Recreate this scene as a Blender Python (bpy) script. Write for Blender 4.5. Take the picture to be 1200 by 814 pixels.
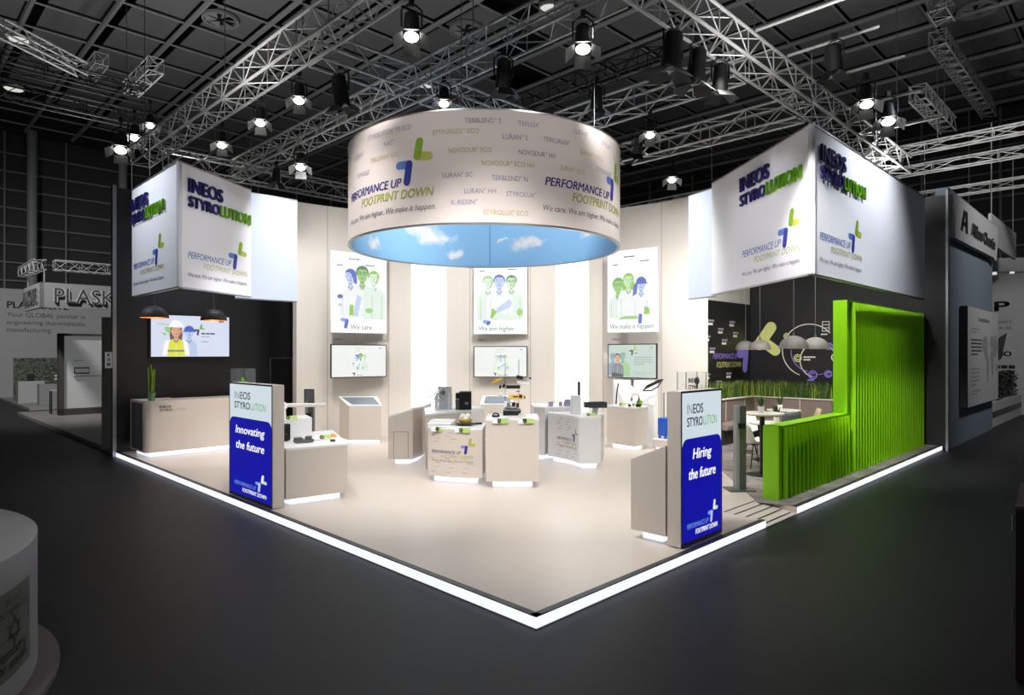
import bpy, math, random
from mathutils import Vector, Matrix
random.seed(7)
for o in list(bpy.data.objects): bpy.data.objects.remove(o)
SC = bpy.context.scene
COL = SC.collection
R2 = math.sqrt(.5)

# ------------------------------------------------------------------ camera, world, exposure, large lights
cam = bpy.data.objects.new('camera', bpy.data.cameras.new('camera'))
COL.objects.link(cam)
cam.location = (0, 0, 2.1)
cam.rotation_euler = (math.pi/2, 0, 0)
cam.data.sensor_width = 36
cam.data.lens = 22.8
cam.data.shift_y = 7/1200
cam.data.clip_end = 300
SC.camera = cam
vs = SC.view_settings
vs.view_transform = 'Standard'; vs.look = 'None'; vs.gamma = 1; vs.use_curve_mapping = False
vs.exposure = 0.0
W = bpy.data.worlds.new('hall_ambient'); SC.world = W; W.use_nodes = True
W.node_tree.nodes['Background'].inputs[0].default_value = (.86, .93, 1, 1)
W.node_tree.nodes['Background'].inputs[1].default_value = .11

SPOT_POWER = 900.0
def spot_light(name, loc, aim, power, angle=75, blend=.8, radius=.18, color=(1, .985, .962), parent=None):
    l = bpy.data.lights.new(name, 'SPOT'); l.energy = power; l.spot_size = math.radians(angle)
    l.spot_blend = blend; l.shadow_soft_size = radius; l.color = color
    o = bpy.data.objects.new(name, l); COL.objects.link(o)
    o.location = loc
    d = Vector(aim)-Vector(loc)
    o.rotation_euler = d.to_track_quat('-Z', 'Y').to_euler()
    return o

# stage lamps of the rig over the stand, some added as fill: position, aim, share of SPOT_POWER, cone
for k, (p, a, pw, an) in enumerate([
    ((-.9, 5.9, 6.0), (-.9, 9.9, .3), .8, 48), ((.9, 5.9, 6.0), (.6, 9.9, .3), .8, 48),       # front lamps passing under the drum
    ((-3.0, 7.6, 6.2), (-2.0, 11.4, .4), .55, 66), ((2.7, 7.8, 6.2), (1.9, 11.4, .4), .6, 66),
    ((.05, 6.3, 6.2), (.15, 6.9, 0), .6, 100), ((-3.9, 10.0, 6.0), (-3.6, 10.6, 0), .36, 95), ((2.9, 9.0, 6.0), (2.2, 9.4, 0), .22, 95),
    ((-3.9, 12.4, 6.0), (-4.3, 15.9, 2.0), .75, 105), ((-.4, 13.5, 6.0), (-.4, 16.9, 1.6), .8, 110), ((2.7, 12.2, 6.0), (3.1, 15.4, 2.0), .7, 105),
    ((-1.4, 8.2, 6.1), (-3.6, 15.5, 2.2), .7, 45), ((1.0, 8.0, 6.1), (2.9, 15.0, 2.2), .7, 45),
    ((4.6, 9.9, 5.2), (5.2, 12.4, .4), .6, 100), ((5.7, 12.0, 5.2), (6.6, 14.6, .8), .8, 110), ((4.9, 12.6, 5.2), (5.6, 16.2, 1.2), .85, 100),
    ((-5.9, 13.4, 5.4), (-6.6, 14.2, .9), .26, 110), ((-3.3, 10.3, 6.0), (-6.0, 13.5, .5), 1.1, 34),
    ((-2.0, 6.6, 6.2), (1.7, 7.1, .6), 1.15, 46), ((1.5, 6.7, 6.2), (-2.7, 9.1, .5), .75, 46),  # fill added to brighten the dark sides of signs and counters
    ((-2.6, 13.8, 6.0), (-3.2, 13.4, 0), .36, 110), ((2.3, 13.2, 6.0), (2.0, 13.2, 0), .36, 110)]):
    spot_light('stage_or_fill_lamp', p, a, SPOT_POWER*pw, an, 1)
# lamps that wash the two corner signs, lights added to brighten screen and drum
spot_light('sign_lamp', (7.6, 9.9, 6.8), (5.9, 11.1, 4.0), 640, 95, 1, .06, (.88, .93, 1))
spot_light('screen_fill', (2.9, 7.1, 5.9), (7.0, 12.0, 1.3), 2000, 34, 1, .1)  # added grazing light that brings out the green lamellae
spot_light('screen_fill', (6.2, 8.6, 5.9), (7.0, 12.0, .8), 170, 44, 1, .4)
spot_light('screen_fill', (2.6, 7.6, 6.2), (3.9, 9.4, .6), 300, 40, 1, .08)
spot_light('sign_lamp', (-8.6, 10.6, 6.8), (-6.5, 11.9, 4.0), 520, 90, 1, .06, (.88, .93, 1))
spot_light('sign_lamp', (-2.6, 8.6, 6.0), (-5.4, 12.0, 4.0), 330, 36, 1, .06, (.97, .97, 1))
spot_light('sign_lamp', (.9, 7.2, 6.0), (4.0, 10.9, 4.0), 560, 36, 1, .06, (.97, .97, 1))
spot_light('drum_wash_fill', (-2.4, 5.6, 6.6), (-.9, 9.4, 4.6), 210, 48, 1, .1, (1, .97, .95))  # added soft light to lift the drum fabric
spot_light('drum_wash_fill', (2.2, 5.6, 6.6), (.3, 9.4, 4.6), 210, 48, 1, .1, (1, .97, .95))
spot_light('lining_fill', (-1.5, 10.7, 5.1), (-.4, 13.0, 4.0), 75, 150, .9, .3, (.95, .97, 1))  # unseen light added inside the drum to brighten the sky lining
spot_light('lining_fill', (.7, 10.7, 5.1), (-.4, 13.0, 4.0), 75, 150, .9, .3, (.95, .97, 1))
# fill lights added to brighten the round counter, aisles and neighbouring stands
spot_light('hall_fill', (-3.0, -1.0, 12.0), (-5.2, 3.2, .5), 3800, 26, 1, .5, (.95, .98, 1))
spot_light('hall_fill', (5.0, -2.0, 12.0), (3.5, 3.0, 0), 120, 110, 1, .5, (.95, .98, 1))
spot_light('hall_fill', (-15, 15, 10.0), (-17.5, 27, 1.6), 7500, 95, 1, .5)
spot_light('hall_fill', (14, 11, 10.0), (15.5, 20, 2.4), 3400, 95, 1, .5)
for x, y in ((-5, 9), (4, 8), (-9, 16), (9, 14), (0, 17), (13, 18), (-13, 18)):   # unseen fill lights added to brighten trusses and ceiling from below
    spot_light('uplight_fill', (x*.9, y, 5.4), (x, y+1.5, 12), 300 if y < 10 or x > 12 else 620, 160, 1, .4)

# ------------------------------------------------------------------ materials
def lin(c):
    c = c/255
    return c/12.92 if c <= .04045 else ((c+.055)/1.055)**2.4
def rgb(c): return tuple(lin(v) for v in c)+(1,)
MATS = {}
def mat(name, c, rough=.5, metal=0, var=.06, scale=6, coat=0, bump=0):
    m = bpy.data.materials.new(name); m.use_nodes = True
    nt = m.node_tree; b = nt.nodes['Principled BSDF']
    b.inputs['Roughness'].default_value = rough; b.inputs['Metallic'].default_value = metal
    b.inputs['Coat Weight'].default_value = coat
    tc = nt.nodes.new('ShaderNodeTexCoord'); n = nt.nodes.new('ShaderNodeTexNoise')
    n.inputs['Scale'].default_value = scale; n.inputs['Detail'].default_value = 3
    nt.links.new(tc.outputs['Object'], n.inputs['Vector'])
    mx = nt.nodes.new('ShaderNodeMix'); mx.data_type = 'RGBA'
    l = rgb(c)
    mx.inputs['A'].default_value = tuple(v*(1-var) for v in l[:3])+(1,)
    mx.inputs['B'].default_value = tuple(min(1, v*(1+var)) for v in l[:3])+(1,)
    nt.links.new(n.outputs['Fac'], mx.inputs['Factor'])
    nt.links.new(mx.outputs['Result'], b.inputs['Base Color'])
    if bump:
        bp = nt.nodes.new('ShaderNodeBump'); bp.inputs['Strength'].default_value = bump
        bp.inputs['Distance'].default_value = .01
        nt.links.new(n.outputs['Fac'], bp.inputs['Height']); nt.links.new(bp.outputs['Normal'], b.inputs['Normal'])
    MATS[name] = m
    return m
def glow(name, c, s=1.0, base=None):
    m = bpy.data.materials.new(name); m.use_nodes = True
    nt = m.node_tree; b = nt.nodes['Principled BSDF']
    b.inputs['Base Color'].default_value = rgb(base) if base else (.1, .1, .1, 1)
    b.inputs['Roughness'].default_value = .5
    b.inputs['Emission Color'].default_value = rgb(c); b.inputs['Emission Strength'].default_value = s
    tc = nt.nodes.new('ShaderNodeTexCoord'); n = nt.nodes.new('ShaderNodeTexNoise'); n.inputs['Scale'].default_value = 1.3
    nt.links.new(tc.outputs['Object'], n.inputs['Vector'])
    mr = nt.nodes.new('ShaderNodeMapRange'); mr.inputs['To Min'].default_value = s*.93; mr.inputs['To Max'].default_value = s*1.07
    nt.links.new(n.outputs['Fac'], mr.inputs['Value']); nt.links.new(mr.outputs['Result'], b.inputs['Emission Strength'])
    MATS[name] = m
    return m
def glass(name, c, alpha=.18, rough=.03):
    m = mat(name, c, rough); m.node_tree.nodes['Principled BSDF'].inputs['Alpha'].default_value = alpha
    return m

beige = mat('beige_laminate', (212, 202, 192), .38, var=.02, coat=.15)
whitel = mat('white_laminate', (230, 229, 230), .35, var=.01)
seam_m = mat('seam_grey', (176, 168, 162), .7)  # grey tone of the board joints
wallb = mat('beige_wall', (220, 213, 205), .55, var=.02, scale=1.5)
white = mat('white_top', (240, 240, 240), .3, var=.01)
sign_w = mat('sign_fabric', (232, 232, 238), .8, var=.01)
drum_b = mat('drum_fabric', (228, 216, 210), .85, var=.01)
alu = mat('aluminium', (170, 170, 172), .35, .9)
greym = mat('grey_metal', (110, 112, 112), .4, .6)
truss_m = mat('truss_aluminium', (172, 172, 172), .45, .35)
black = mat('black_plastic', (22, 22, 24), .4)
blackm = mat('black_metal', (16, 16, 17), .5, .3)
char = mat('charcoal_board', (30, 29, 31), .42, var=.08, scale=2)
navy = mat('navy_lettering', (44, 36, 112), .4)
lime = mat('lime_lettering', (124, 196, 24), .4)
oblue = mat('print_blue', (40, 88, 176), .5); olive = mat('print_olive', (176, 178, 92), .6)
dnavy = mat('print_navy', (50, 48, 128), .5); lav = mat('print_lavender', (160, 150, 178), .7)
sand = mat('print_sand', (196, 180, 130), .7); inkg = mat('print_grey', (96, 98, 112), .6)
arrow_b = mat('arrow_blue', (88, 122, 200), .5); arrow_bd = mat('arrow_deep_blue', (38, 52, 150), .5)
arrow_g = mat('arrow_green', (178, 186, 76), .5); arrow_gd = mat('arrow_deep_green', (128, 166, 24), .5)
purple = mat('arrow_purple', (140, 122, 220), .5); palegreen = mat('arrow_pale_green', (206, 208, 128), .5)
greenw = mat('green_lacquer', (136, 204, 8), .35, var=.05, scale=2)
green_tag = mat('green_tag', (176, 206, 112), .5)
leafm = mat('leaf_green', (54, 86, 28), .55, var=.35, scale=9)
leafy = mat('leaf_yellow_green', (150, 160, 60), .55, var=.3, scale=9)
taupe = mat('taupe_leather', (128, 114, 106), .55, var=.06, bump=.1)
shellw = mat('white_shell', (226, 220, 212), .4); shellg = mat('grey_shell', (82, 92, 90), .4); shellt = mat('tan_shell', (206, 180, 150), .4)
blue_s = mat('blue_shell', (10, 82, 190), .3, coat=.4)
lampg = mat('lamp_grey', (108, 103, 100), .6, var=.04); lampd = mat('lamp_dark', (52, 50, 52), .6)
gold = glow('lamp_gold', (255, 170, 60), .9, (230, 160, 60))
led = glow('led_white', (222, 232, 252), .95, (240, 240, 240))
led_edge = glow('led_edge', (232, 238, 255), 1.15, (240, 240, 240))
slot_m = glow('light_wall', (246, 250, 255), 1.15, (240, 240, 240))
slot_s = glow('light_panel', (220, 232, 255), .72, (120, 124, 130))
screen_w = glow('screen_white', (236, 240, 236), .92)
poster_w = glow('poster_white', (246, 252, 248), .98)
screen_c = glow('screen_cool', (218, 226, 246), .9)
screen_t = glow('screen_teal', (196, 214, 204), .85)
panel_lb = glow('panel_pale_blue', (222, 236, 244), .85)
panel_bl = glow('panel_blue', (6, 6, 176), .8)
P_ = {}
for n_, c_ in dict(p_blue=(58, 86, 190), p_lblue=(190, 206, 240), p_green=(96, 170, 60), p_lgreen=(204, 232, 190), p_dgreen=(60, 120, 70), p_lime=(140, 200, 30),
                   p_skin=(226, 170, 140), p_hair=(110, 70, 50), p_yellow=(226, 232, 20), p_white=(240, 244, 244), p_grey=(120, 132, 140), p_pale=(226, 240, 230),
                   p_teal=(120, 170, 160), p_steel=(130, 160, 180), p_ink=(70, 72, 84), p_dark=(50, 54, 60), p_mint=(160, 205, 140),
                   p_navy=(30, 34, 110), p_sky=(120, 160, 240), p_pwhite=(255, 255, 255), p_lg=(150, 205, 110), p_hair2=(206, 146, 118)).items():
    P_[n_] = glow('print_'+n_[2:], c_, .9)
darkscr = mat('dark_screen', (120, 130, 142), .15)
acryl = glass('clear_acrylic', (225, 235, 235), .07)
amber = mat('amber_part', (230, 190, 100), .4); orange_m = mat('orange_part', (240, 170, 90), .4)
yellowm = mat('yellow_part', (236, 196, 20), .4)
hall_dark = mat('hall_wall_dark', (46, 47, 49), .8); rail_m = mat('hall_rail', (120, 122, 124), .6)
ceil_panel = mat('ceiling_panel', (120, 121, 123), .8, var=.15, scale=1); ceil_dark = mat('ceiling_void', (14, 14, 15), .9)
beam_m = mat('ceiling_beam', (150, 151, 153), .7)
smoke_m = mat('smoked_mirror', (128, 122, 118), .22, .5)
n_grey = mat('neighbour_grey', (120, 121, 122), .6); n_white = mat('neighbour_white', (150, 151, 152), .6)
n_dark = mat('neighbour_dark', (62, 60, 58), .5); n_blue = mat('neighbour_slate', (92, 102, 114), .7)
n_black = mat('neighbour_black', (14, 14, 14), .5); n_text = mat('neighbour_ink', (52, 53, 55), .6)
n_lit = glow('neighbour_lit', (132, 133, 134), .42, (150, 150, 150)); n_halo = glow('neighbour_halo', (190, 190, 190), .55)
lens_on = glow('lamp_lens', (255, 250, 240), 9); lens_off = mat('lamp_lens_dark', (70, 70, 72), .1)
down_on = glow('downlight_disc', (236, 236, 230), .8)
round_w = mat('counter_grey_white', (150, 149, 150), .35)
darkwood = mat('dark_brown_wood', (44, 28, 26), .5, var=.25, scale=4)
greyfloor = mat('grey_plinth_carpet', (96, 90, 90), .9, var=.2, scale=30)
clothg = mat('olive_sign', (92, 96, 84), .7)
trim_d = mat('dark_trim', (64, 62, 64), .4, .3)

def floor_mat():
    m = mat('floor_black_carpet', (32, 32, 33), .5, var=.18, scale=.35)
    b = m.node_tree.nodes['Principled BSDF']; b.inputs['Specular IOR Level'].default_value = .25
    return m
floor_h = floor_mat()
floor_b = mat('floor_beige', (209, 197, 186), .32, var=.035, scale=.8)
def plank_mat():
    m = bpy.data.materials.new('floor_grey_planks'); m.use_nodes = True; nt = m.node_tree; b = nt.nodes['Principled BSDF']
    tc = nt.nodes.new('ShaderNodeTexCoord'); mp = nt.nodes.new('ShaderNodeMapping'); mp.inputs['Rotation'].default_value = (0, 0, math.radians(45))
    br = nt.nodes.new('ShaderNodeTexBrick'); br.inputs['Scale'].default_value = 1
    br.inputs['Brick Width'].default_value = 1.1; br.inputs['Row Height'].default_value = .16; br.inputs['Mortar Size'].default_value = .004
    br.inputs['Color1'].default_value = rgb((150, 142, 138)); br.inputs['Color2'].default_value = rgb((112, 104, 102)); br.inputs['Mortar'].default_value = rgb((70, 66, 66))
    n = nt.nodes.new('ShaderNodeTexNoise'); n.inputs['Scale'].default_value = 5
    mx = nt.nodes.new('ShaderNodeMix'); mx.data_type = 'RGBA'; mx.blend_type = 'OVERLAY'; mx.inputs['Factor'].default_value = .5
    nt.links.new(tc.outputs['Object'], mp.inputs[0]); nt.links.new(mp.outputs[0], br.inputs['Vector']); nt.links.new(mp.outputs[0], n.inputs['Vector'])
    nt.links.new(br.outputs['Color'], mx.inputs['A']); nt.links.new(n.outputs['Color'], mx.inputs['B'])
    nt.links.new(mx.outputs['Result'], b.inputs['Base Color']); b.inputs['Roughness'].default_value = .45
    return m
floor_p = plank_mat()

# ------------------------------------------------------------------ mesh builder
class MB:
    def __init__(s): s.v = []; s.f = []; s.m = []; s.mi = 0
    def add(s, vs, fs, mi=None):
        o = len(s.v); s.v += [tuple(p) for p in vs]
        for f in fs: s.f.append([i+o for i in f]); s.m.append(s.mi if mi is None else mi)
        return s
    def prism(s, poly, z0, z1, mi=None):
        n = len(poly)
        a = sum(poly[i][0]*poly[(i+1) % n][1]-poly[(i+1) % n][0]*poly[i][1] for i in range(n))
        if a < 0: poly = list(reversed(poly)); z1 = list(reversed(z1)) if isinstance(z1, (list, tuple)) else z1
        t = z1 if isinstance(z1, (list, tuple)) else [z1]*n
        vs = [(x, y, z0) for x, y in poly]+[(p[0], p[1], t[i]) for i, p in enumerate(poly)]
        fs = [list(range(n))[::-1], list(range(n, 2*n))]+[[i, (i+1) % n, n+(i+1) % n, n+i] for i in range(n)]
        return s.add(vs, fs, mi)
    def box(s, c, d, rz=0, mi=None, M=None):
        hx, hy, hz = d[0]/2, d[1]/2, d[2]/2
        ca, sa = math.cos(rz), math.sin(rz)
        vs = []
        for z in (-hz, hz):
            for x, y in ((-hx, -hy), (hx, -hy), (hx, hy), (-hx, hy)):
                p = (x, y, z)
                if M is not None: p = tuple(M @ Vector(p))
                vs.append((c[0]+p[0]*ca-p[1]*sa, c[1]+p[0]*sa+p[1]*ca, c[2]+p[2]))
        return s.add(vs, [[3, 2, 1, 0], [4, 5, 6, 7], [0, 1, 5, 4], [1, 2, 6, 5], [2, 3, 7, 6], [3, 0, 4, 7]], mi)
    def tube(s, pts, r, n=6, mi=None, caps=True):
        pts = [Vector(p) for p in pts]; rings = []
        for i, p in enumerate(pts):
            d = (pts[min(i+1, len(pts)-1)]-pts[max(i-1, 0)]).normalized()
            up = Vector((0, 0, 1)) if abs(d.z) < .95 else Vector((1, 0, 0))
            a = d.cross(up).normalized(); b = a.cross(d)
            rr = r[i] if isinstance(r, (list, tuple)) else r
            rings.append([p+(a*math.cos(2*math.pi*k/n)+b*math.sin(2*math.pi*k/n))*rr for k in range(n)])
        vs = [q for g in rings for q in g]; fs = []
        for i in range(len(pts)-1):
            for k in range(n):
                fs.append([i*n+k, i*n+(k+1) % n, (i+1)*n+(k+1) % n, (i+1)*n+k])
        if caps: fs += [list(range(n))[::-1], [(len(pts)-1)*n+k for k in range(n)]]
        return s.add(vs, fs, mi)
    def lathe(s, prof, c=(0, 0, 0), n=24, mi=None, M=None, cap=True):
        vs = []; fs = []
        for r, z in prof:
            for k in range(n):
                a = 2*math.pi*k/n; p = Vector((r*math.cos(a), r*math.sin(a), z))
                if M is not None: p = M @ p
                vs.append((c[0]+p[0], c[1]+p[1], c[2]+p[2]))
        for i in range(len(prof)-1):
            for k in range(n): fs.append([i*n+k, i*n+(k+1) % n, (i+1)*n+(k+1) % n, (i+1)*n+k])
        if cap and prof[0][0] > 1e-4: fs.append(list(range(n))[::-1])
        if cap and prof[-1][0] > 1e-4: fs.append([(len(prof)-1)*n+k for k in range(n)])
        return s.add(vs, fs, mi)
    def sphere(s, c, r, n=14, mi=None, sq=(1, 1, 1)):
        prof = [(math.sin(math.pi*i/8)*r, -math.cos(math.pi*i/8)*r) for i in range(9)]
        return s.lathe([(max(a, 1e-5), b) for a, b in prof], c, n, mi, Matrix.Diagonal(sq))
    def quad(s, a, b, c, d, mi=None): return s.add([a, b, c, d], [[0, 1, 2, 3]], mi)

def build(mb, name, mats, parent=None, smooth=False, bevel=0, label=None, cat=None, group=None, kind=None):
    me = bpy.data.meshes.new(name)
    if not isinstance(mats, (list, tuple)): mats = [mats]
    if parent is None:
        xs = [p[0] for p in mb.v]; ys = [p[1] for p in mb.v]; zs = [p[2] for p in mb.v]
        org = Vector(((min(xs)+max(xs))/2, (min(ys)+max(ys))/2, min(zs)))
    else:
        org = None
    o = bpy.data.objects.new(name, me); COL.objects.link(o)
    if parent is not None:
        o.parent = parent
        w = Vector((0, 0, 0)); q = parent
        while q is not None: w += q.location; q = q.parent
        me.from_pydata([tuple(Vector(p)-w) for p in mb.v], [], mb.f)
    else:
        o.location = org
        me.from_pydata([tuple(Vector(p)-org) for p in mb.v], [], mb.f)
    for m in mats: me.materials.append(m)
    if len(mats) > 1: me.polygons.foreach_set('material_index', mb.m)
    if smooth:
        me.polygons.foreach_set('use_smooth', [True]*len(me.polygons))
        me.set_sharp_from_angle(angle=math.radians(40))
    me.update()
    if bevel:
        bv = o.modifiers.new('soft_edges', 'BEVEL'); bv.width = bevel; bv.segments = 2; bv.limit_method = 'ANGLE'
    tag(o, label, cat, group, kind)
    return o
def tag(o, label=None, cat=None, group=None, kind=None):
    if label: o['label'] = label
    if cat: o['category'] = cat
    if group: o['group'] = group
    if kind: o['kind'] = kind
def struct(mb, name, mats, parent=None, label=None, **k):
    cat = name.split('_')[0] if parent is None else None
    return build(mb, name, mats, parent, label=label, cat=cat, kind='structure' if parent is None else None, **k)
def thing(name, label, cat, loc, group=None):
    o = bpy.data.objects.new(name, None); COL.objects.link(o); o.location = loc
    o.empty_display_size = .1
    tag(o, label, cat, group); return o
def dup(root, loc, rz=0, label=None):
    r = root.copy(); COL.objects.link(r); r.location = loc; r.rotation_euler = (0, 0, rz)
    if label: r['label'] = label
    def kids(src, dst):
        for ch in [c for c in bpy.data.objects if c.parent == src]:
            c = ch.copy(); COL.objects.link(c); c.parent = dst; kids(ch, c)
    kids(root, r)
    return r

# surfaces onto which prints and letters are mapped: u along, v up, n out of the surface
class Plane:
    def __init__(s, p, q, flip=False, z=0):
        s.p = Vector((p[0], p[1], z)); d = Vector((q[0]-p[0], q[1]-p[1], 0)); s.L = d.length; s.u = d.normalized()
        s.n = Vector((s.u.y, -s.u.x, 0))
        if flip: s.n = -s.n
    def __call__(s, u, v, n=0): return tuple(s.p+s.u*u+s.n*n+Vector((0, 0, v)))
class Slant:
    def __init__(s, o, u, v):
        s.o = Vector(o); s.u = Vector(u).normalized(); s.v = Vector(v).normalized(); s.n = s.u.cross(s.v)
    def __call__(s, u, v, n=0): return tuple(s.o+s.u*u+s.v*v+s.n*n)
class Cyl:
    def __init__(s, c, r): s.c = c; s.r = r
    def __call__(s, u, v, n=0):
        a = u/s.r; r = s.r+n
        return (s.c[0]+r*math.sin(a), s.c[1]-r*math.cos(a), v)
class Curve:
    def __init__(s, pts):
        s.p = [Vector(p) for p in pts]; s.d = [0]
        for a, b in zip(s.p, s.p[1:]): s.d.append(s.d[-1]+(b-a).length)
        s.L = s.d[-1]
    def __call__(s, u, v, n=0):
        for i in range(len(s.p)-1):
            if u <= s.d[i+1] or i == len(s.p)-2: break
        t = (u-s.d[i])/(s.d[i+1]-s.d[i]); d = (s.p[i+1]-s.p[i]).normalized(); q = s.p[i]+(s.p[i+1]-s.p[i])*t
        return (q.x+d.y*n, q.y-d.x*n, v)

_tc = {}
def tgeo(txt, shear=0, bold=0, ext=0):
    k = (txt, shear, bold, ext)
    if k in _tc: return _tc[k]
    cu = bpy.data.curves.new('glyphs', 'FONT'); cu.body = txt; cu.size = 1; cu.shear = shear; cu.offset = bold; cu.extrude = ext; cu.resolution_u = 3
    o = bpy.data.objects.new('glyphs', cu); COL.objects.link(o)
    dg = bpy.context.evaluated_depsgraph_get(); dg.update()
    me = bpy.data.meshes.new_from_object(o.evaluated_get(dg))
    v = [tuple(p.co) for p in me.vertices]; f = [list(p.vertices) for p in me.polygons]
    bpy.data.objects.remove(o); bpy.data.curves.remove(cu); bpy.data.meshes.remove(me)
    _tc[k] = (v, f); return v, f
CAP = None
def text(mb, S, txt, u, v, cap, width=None, shear=0, bold=0, depth=0, n=.004, mi=None, align='l', mirror=False):
    """letters on surface S: left edge at u, baseline at v, capital height cap, stretched to width"""
    global CAP
    if CAP is None: CAP = max(p[1] for p in tgeo('H')[0])
    if bold:                                   # heavier weight: the same letters struck again, slightly displaced
        d = cap*min(.13, bold*6)
        if width: width -= d
        for a, b in ((0, 0), (d, 0), (0, d*.4), (d, d*.4), (d*.5, d*.2)): text(mb, S, txt, u+a-(d/2 if align == 'c' else 0), v+b, cap-d*.4, width, shear, 0, depth, n, mi, align)
        return
    vs, fs = tgeo(txt, shear, bold, .5 if depth else 0)
    if not vs: return
    x0 = min(p[0] for p in vs); x1 = max(p[0] for p in vs)
    sy = cap/CAP; sx = width/(x1-x0) if width else sy
    if align == 'c': u -= (x1-x0)*sx/2
    if align == 'r': u -= (x1-x0)*sx
    mb.add([S(u+(p[0]-x0)*sx, v+p[1]*sy, n+((p[2]+.5)*depth if depth else 0)) for p in vs], fs, mi)
def poly(mb, S, pts, n, mi): mb.add([S(a, b, n) for a, b in pts], [list(range(len(pts)))], mi)
def ell(cx, cy, rx, ry, k=20, a0=0, a1=2*math.pi, rot=0):
    out = []
    for i in range(k if a1-a0 >= 6.28 else k+1):
        a = a0+(a1-a0)*i/k; x, y = rx*math.cos(a), ry*math.sin(a)
        out.append((cx+x*math.cos(rot)-y*math.sin(rot), cy+x*math.sin(rot)+y*math.cos(rot)))
    return out
def capsule(a, b, r, k=8):
    ang = math.atan2(b[1]-a[1], b[0]-a[0]); out = []
    for i in range(k+1): t = ang-math.pi/2+math.pi*i/k; out.append((b[0]+r*math.cos(t), b[1]+r*math.sin(t)))
    for i in range(k+1): t = ang+math.pi/2+math.pi*i/k; out.append((a[0]+r*math.cos(t), a[1]+r*math.sin(t)))
    return out
def arrows(mb, S, u, v, s, n=.004, mi=(0, 1, 2, 3)):
    """the double corner mark: blue hook below left, green hook above right; s = overall height"""
    r = .088*s
    def cap(a, b, k, m): poly(mb, S, [(u+x*s, v+y*s) for x, y in capsule(a, b, .088)], n+k, m)
    cap((.09, .46), (.36, .46), 0, mi[0]); cap((.36, .46), (.30, .09), .001, mi[1])
    cap((.56, .62), (.84, .60), 0, mi[2]); cap((.62, .92), (.56, .62), .001, mi[3])
def lines(mb, S, u, v, w, rows, gap, h, n, mi):
    for i in range(rows):
        ww = w*(1 if i < rows-1 else .6); x = u
        while x < u+ww-.01:
            l = min(random.uniform(.12, .3)*w, u+ww-x)
            poly(mb, S, [(x, v-i*gap), (x+l, v-i*gap), (x+l, v-i*gap+h), (x, v-i*gap+h)], n, mi); x += l+.025*w
def inset(poly_, d):
    n = len(poly_); a = sum(poly_[i][0]*poly_[(i+1) % n][1]-poly_[(i+1) % n][0]*poly_[i][1] for i in range(n))
    P = [Vector(p) for p in (poly_ if a > 0 else poly_[::-1])]; out = []
    for i in range(n):
        d0 = (P[i]-P[i-1]).normalized(); d1 = (P[(i+1) % n]-P[i]).normalized()
        n0 = Vector((-d0.y, d0.x)); n1 = Vector((-d1.y, d1.x)); b = (n0+n1)
        b = b/max(.3, b.length_squared)*2*d
        out.append(tuple(P[i]+b))
    return out

# ------------------------------------------------------------------ the stand's own axes: corner C, A runs back-left, B runs back-right
C = Vector((.193, 5.165)); A = Vector((-R2, R2)); B = Vector((R2, R2))
def AB(a, b): p = C+A*a+B*b; return (p.x, p.y)
LA = 12.13; LB = 13.56; HL = -.1

# ================================================================== SETTING
mb = MB(); mb.quad((-60, -12, HL), (60, -12, HL), (60, 75, HL), (-60, 75, HL))
struct(mb, 'floor_hall', floor_h, label='matt black carpet of the exhibition hall aisles')
g0, g1, gi = 4.24, 5.24, .56
mb = MB(); mb.prism([AB(0, 0), AB(0, g0), AB(gi, g0), AB(gi, g1), AB(0, g1), AB(0, LB), (6.4, 18.3), (-3.6, 18.3), AB(LA, 0)], HL, 0)
struct(mb, 'floor_stand', floor_b, label='glossy beige raised floor of the exhibition stand')
mb = MB(); mb.prism([AB(.02, g1+.03), AB(.02, LB), (6.5, 17.8), (4.6, 15.9), (3.9, 12.6), (3.72, 11.3), AB(.5, g1-.12)], 0, .006)
struct(mb, 'floor_lounge', floor_p, label='grey wood plank floor of the lounge corner')
# dark edge strips and glowing risers
def edge(name, a, b, inn, lab):
    mb = MB(); a = Vector(a); b = Vector(b); inn = Vector(inn)
    e = mb.prism([tuple(a), tuple(b), tuple(b+inn*.065), tuple(a+inn*.065)], 0, .008)
    o = struct(mb, name, trim_d, label=lab)
    m2 = MB(); out = -inn*.006
    m2.prism([tuple(a), tuple(b), tuple(b+out), tuple(a+out)], HL+.012, -.004)
    build(m2, 'glow_strip', led_edge, o, label='white glowing riser strip')
edge('trim_1', AB(0, 0), AB(LA, 0), B, 'dark edge strip with glowing riser along the left aisle')
edge('trim_2', AB(0, 0), AB(0, g0), A, 'dark edge strip with glowing riser from the front corner to the ramp')
edge('trim_3', AB(0, g1), AB(0, LB), A, 'dark edge strip with glowing riser beside the green lamella screen')
mb = MB()
rp = [AB(0, g0), AB(0, g1), AB(gi, g1), AB(gi, g0)]
mb.add([(p[0], p[1], HL) for p in rp]+[(rp[0][0], rp[0][1], HL+.012), (rp[1][0], rp[1][1], HL+.012), (rp[2][0], rp[2][1], .001), (rp[3][0], rp[3][1], .001)],
       [[3, 2, 1, 0], [4, 5, 6, 7], [0, 1, 5, 4], [1, 2, 6, 5], [2, 3, 7, 6], [3, 0, 4, 7]])
ramp = build(mb, 'ramp', floor_b, label='small beige access ramp with black anti-slip strips beside the green screen', cat='ramp')
for k in range(5):
    a = .06+k*.125; z = HL+.012+(a/gi)*(.1-.011)+.003 if a < gi else .002
    m2 = MB(); m2.prism([AB(a, g0+.04), AB(a, g1-.04), AB(a+.022, g1-.04), AB(a+.022, g0+.04)], z, z+.003); build(m2, 'grip_strip', black, ramp)

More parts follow.
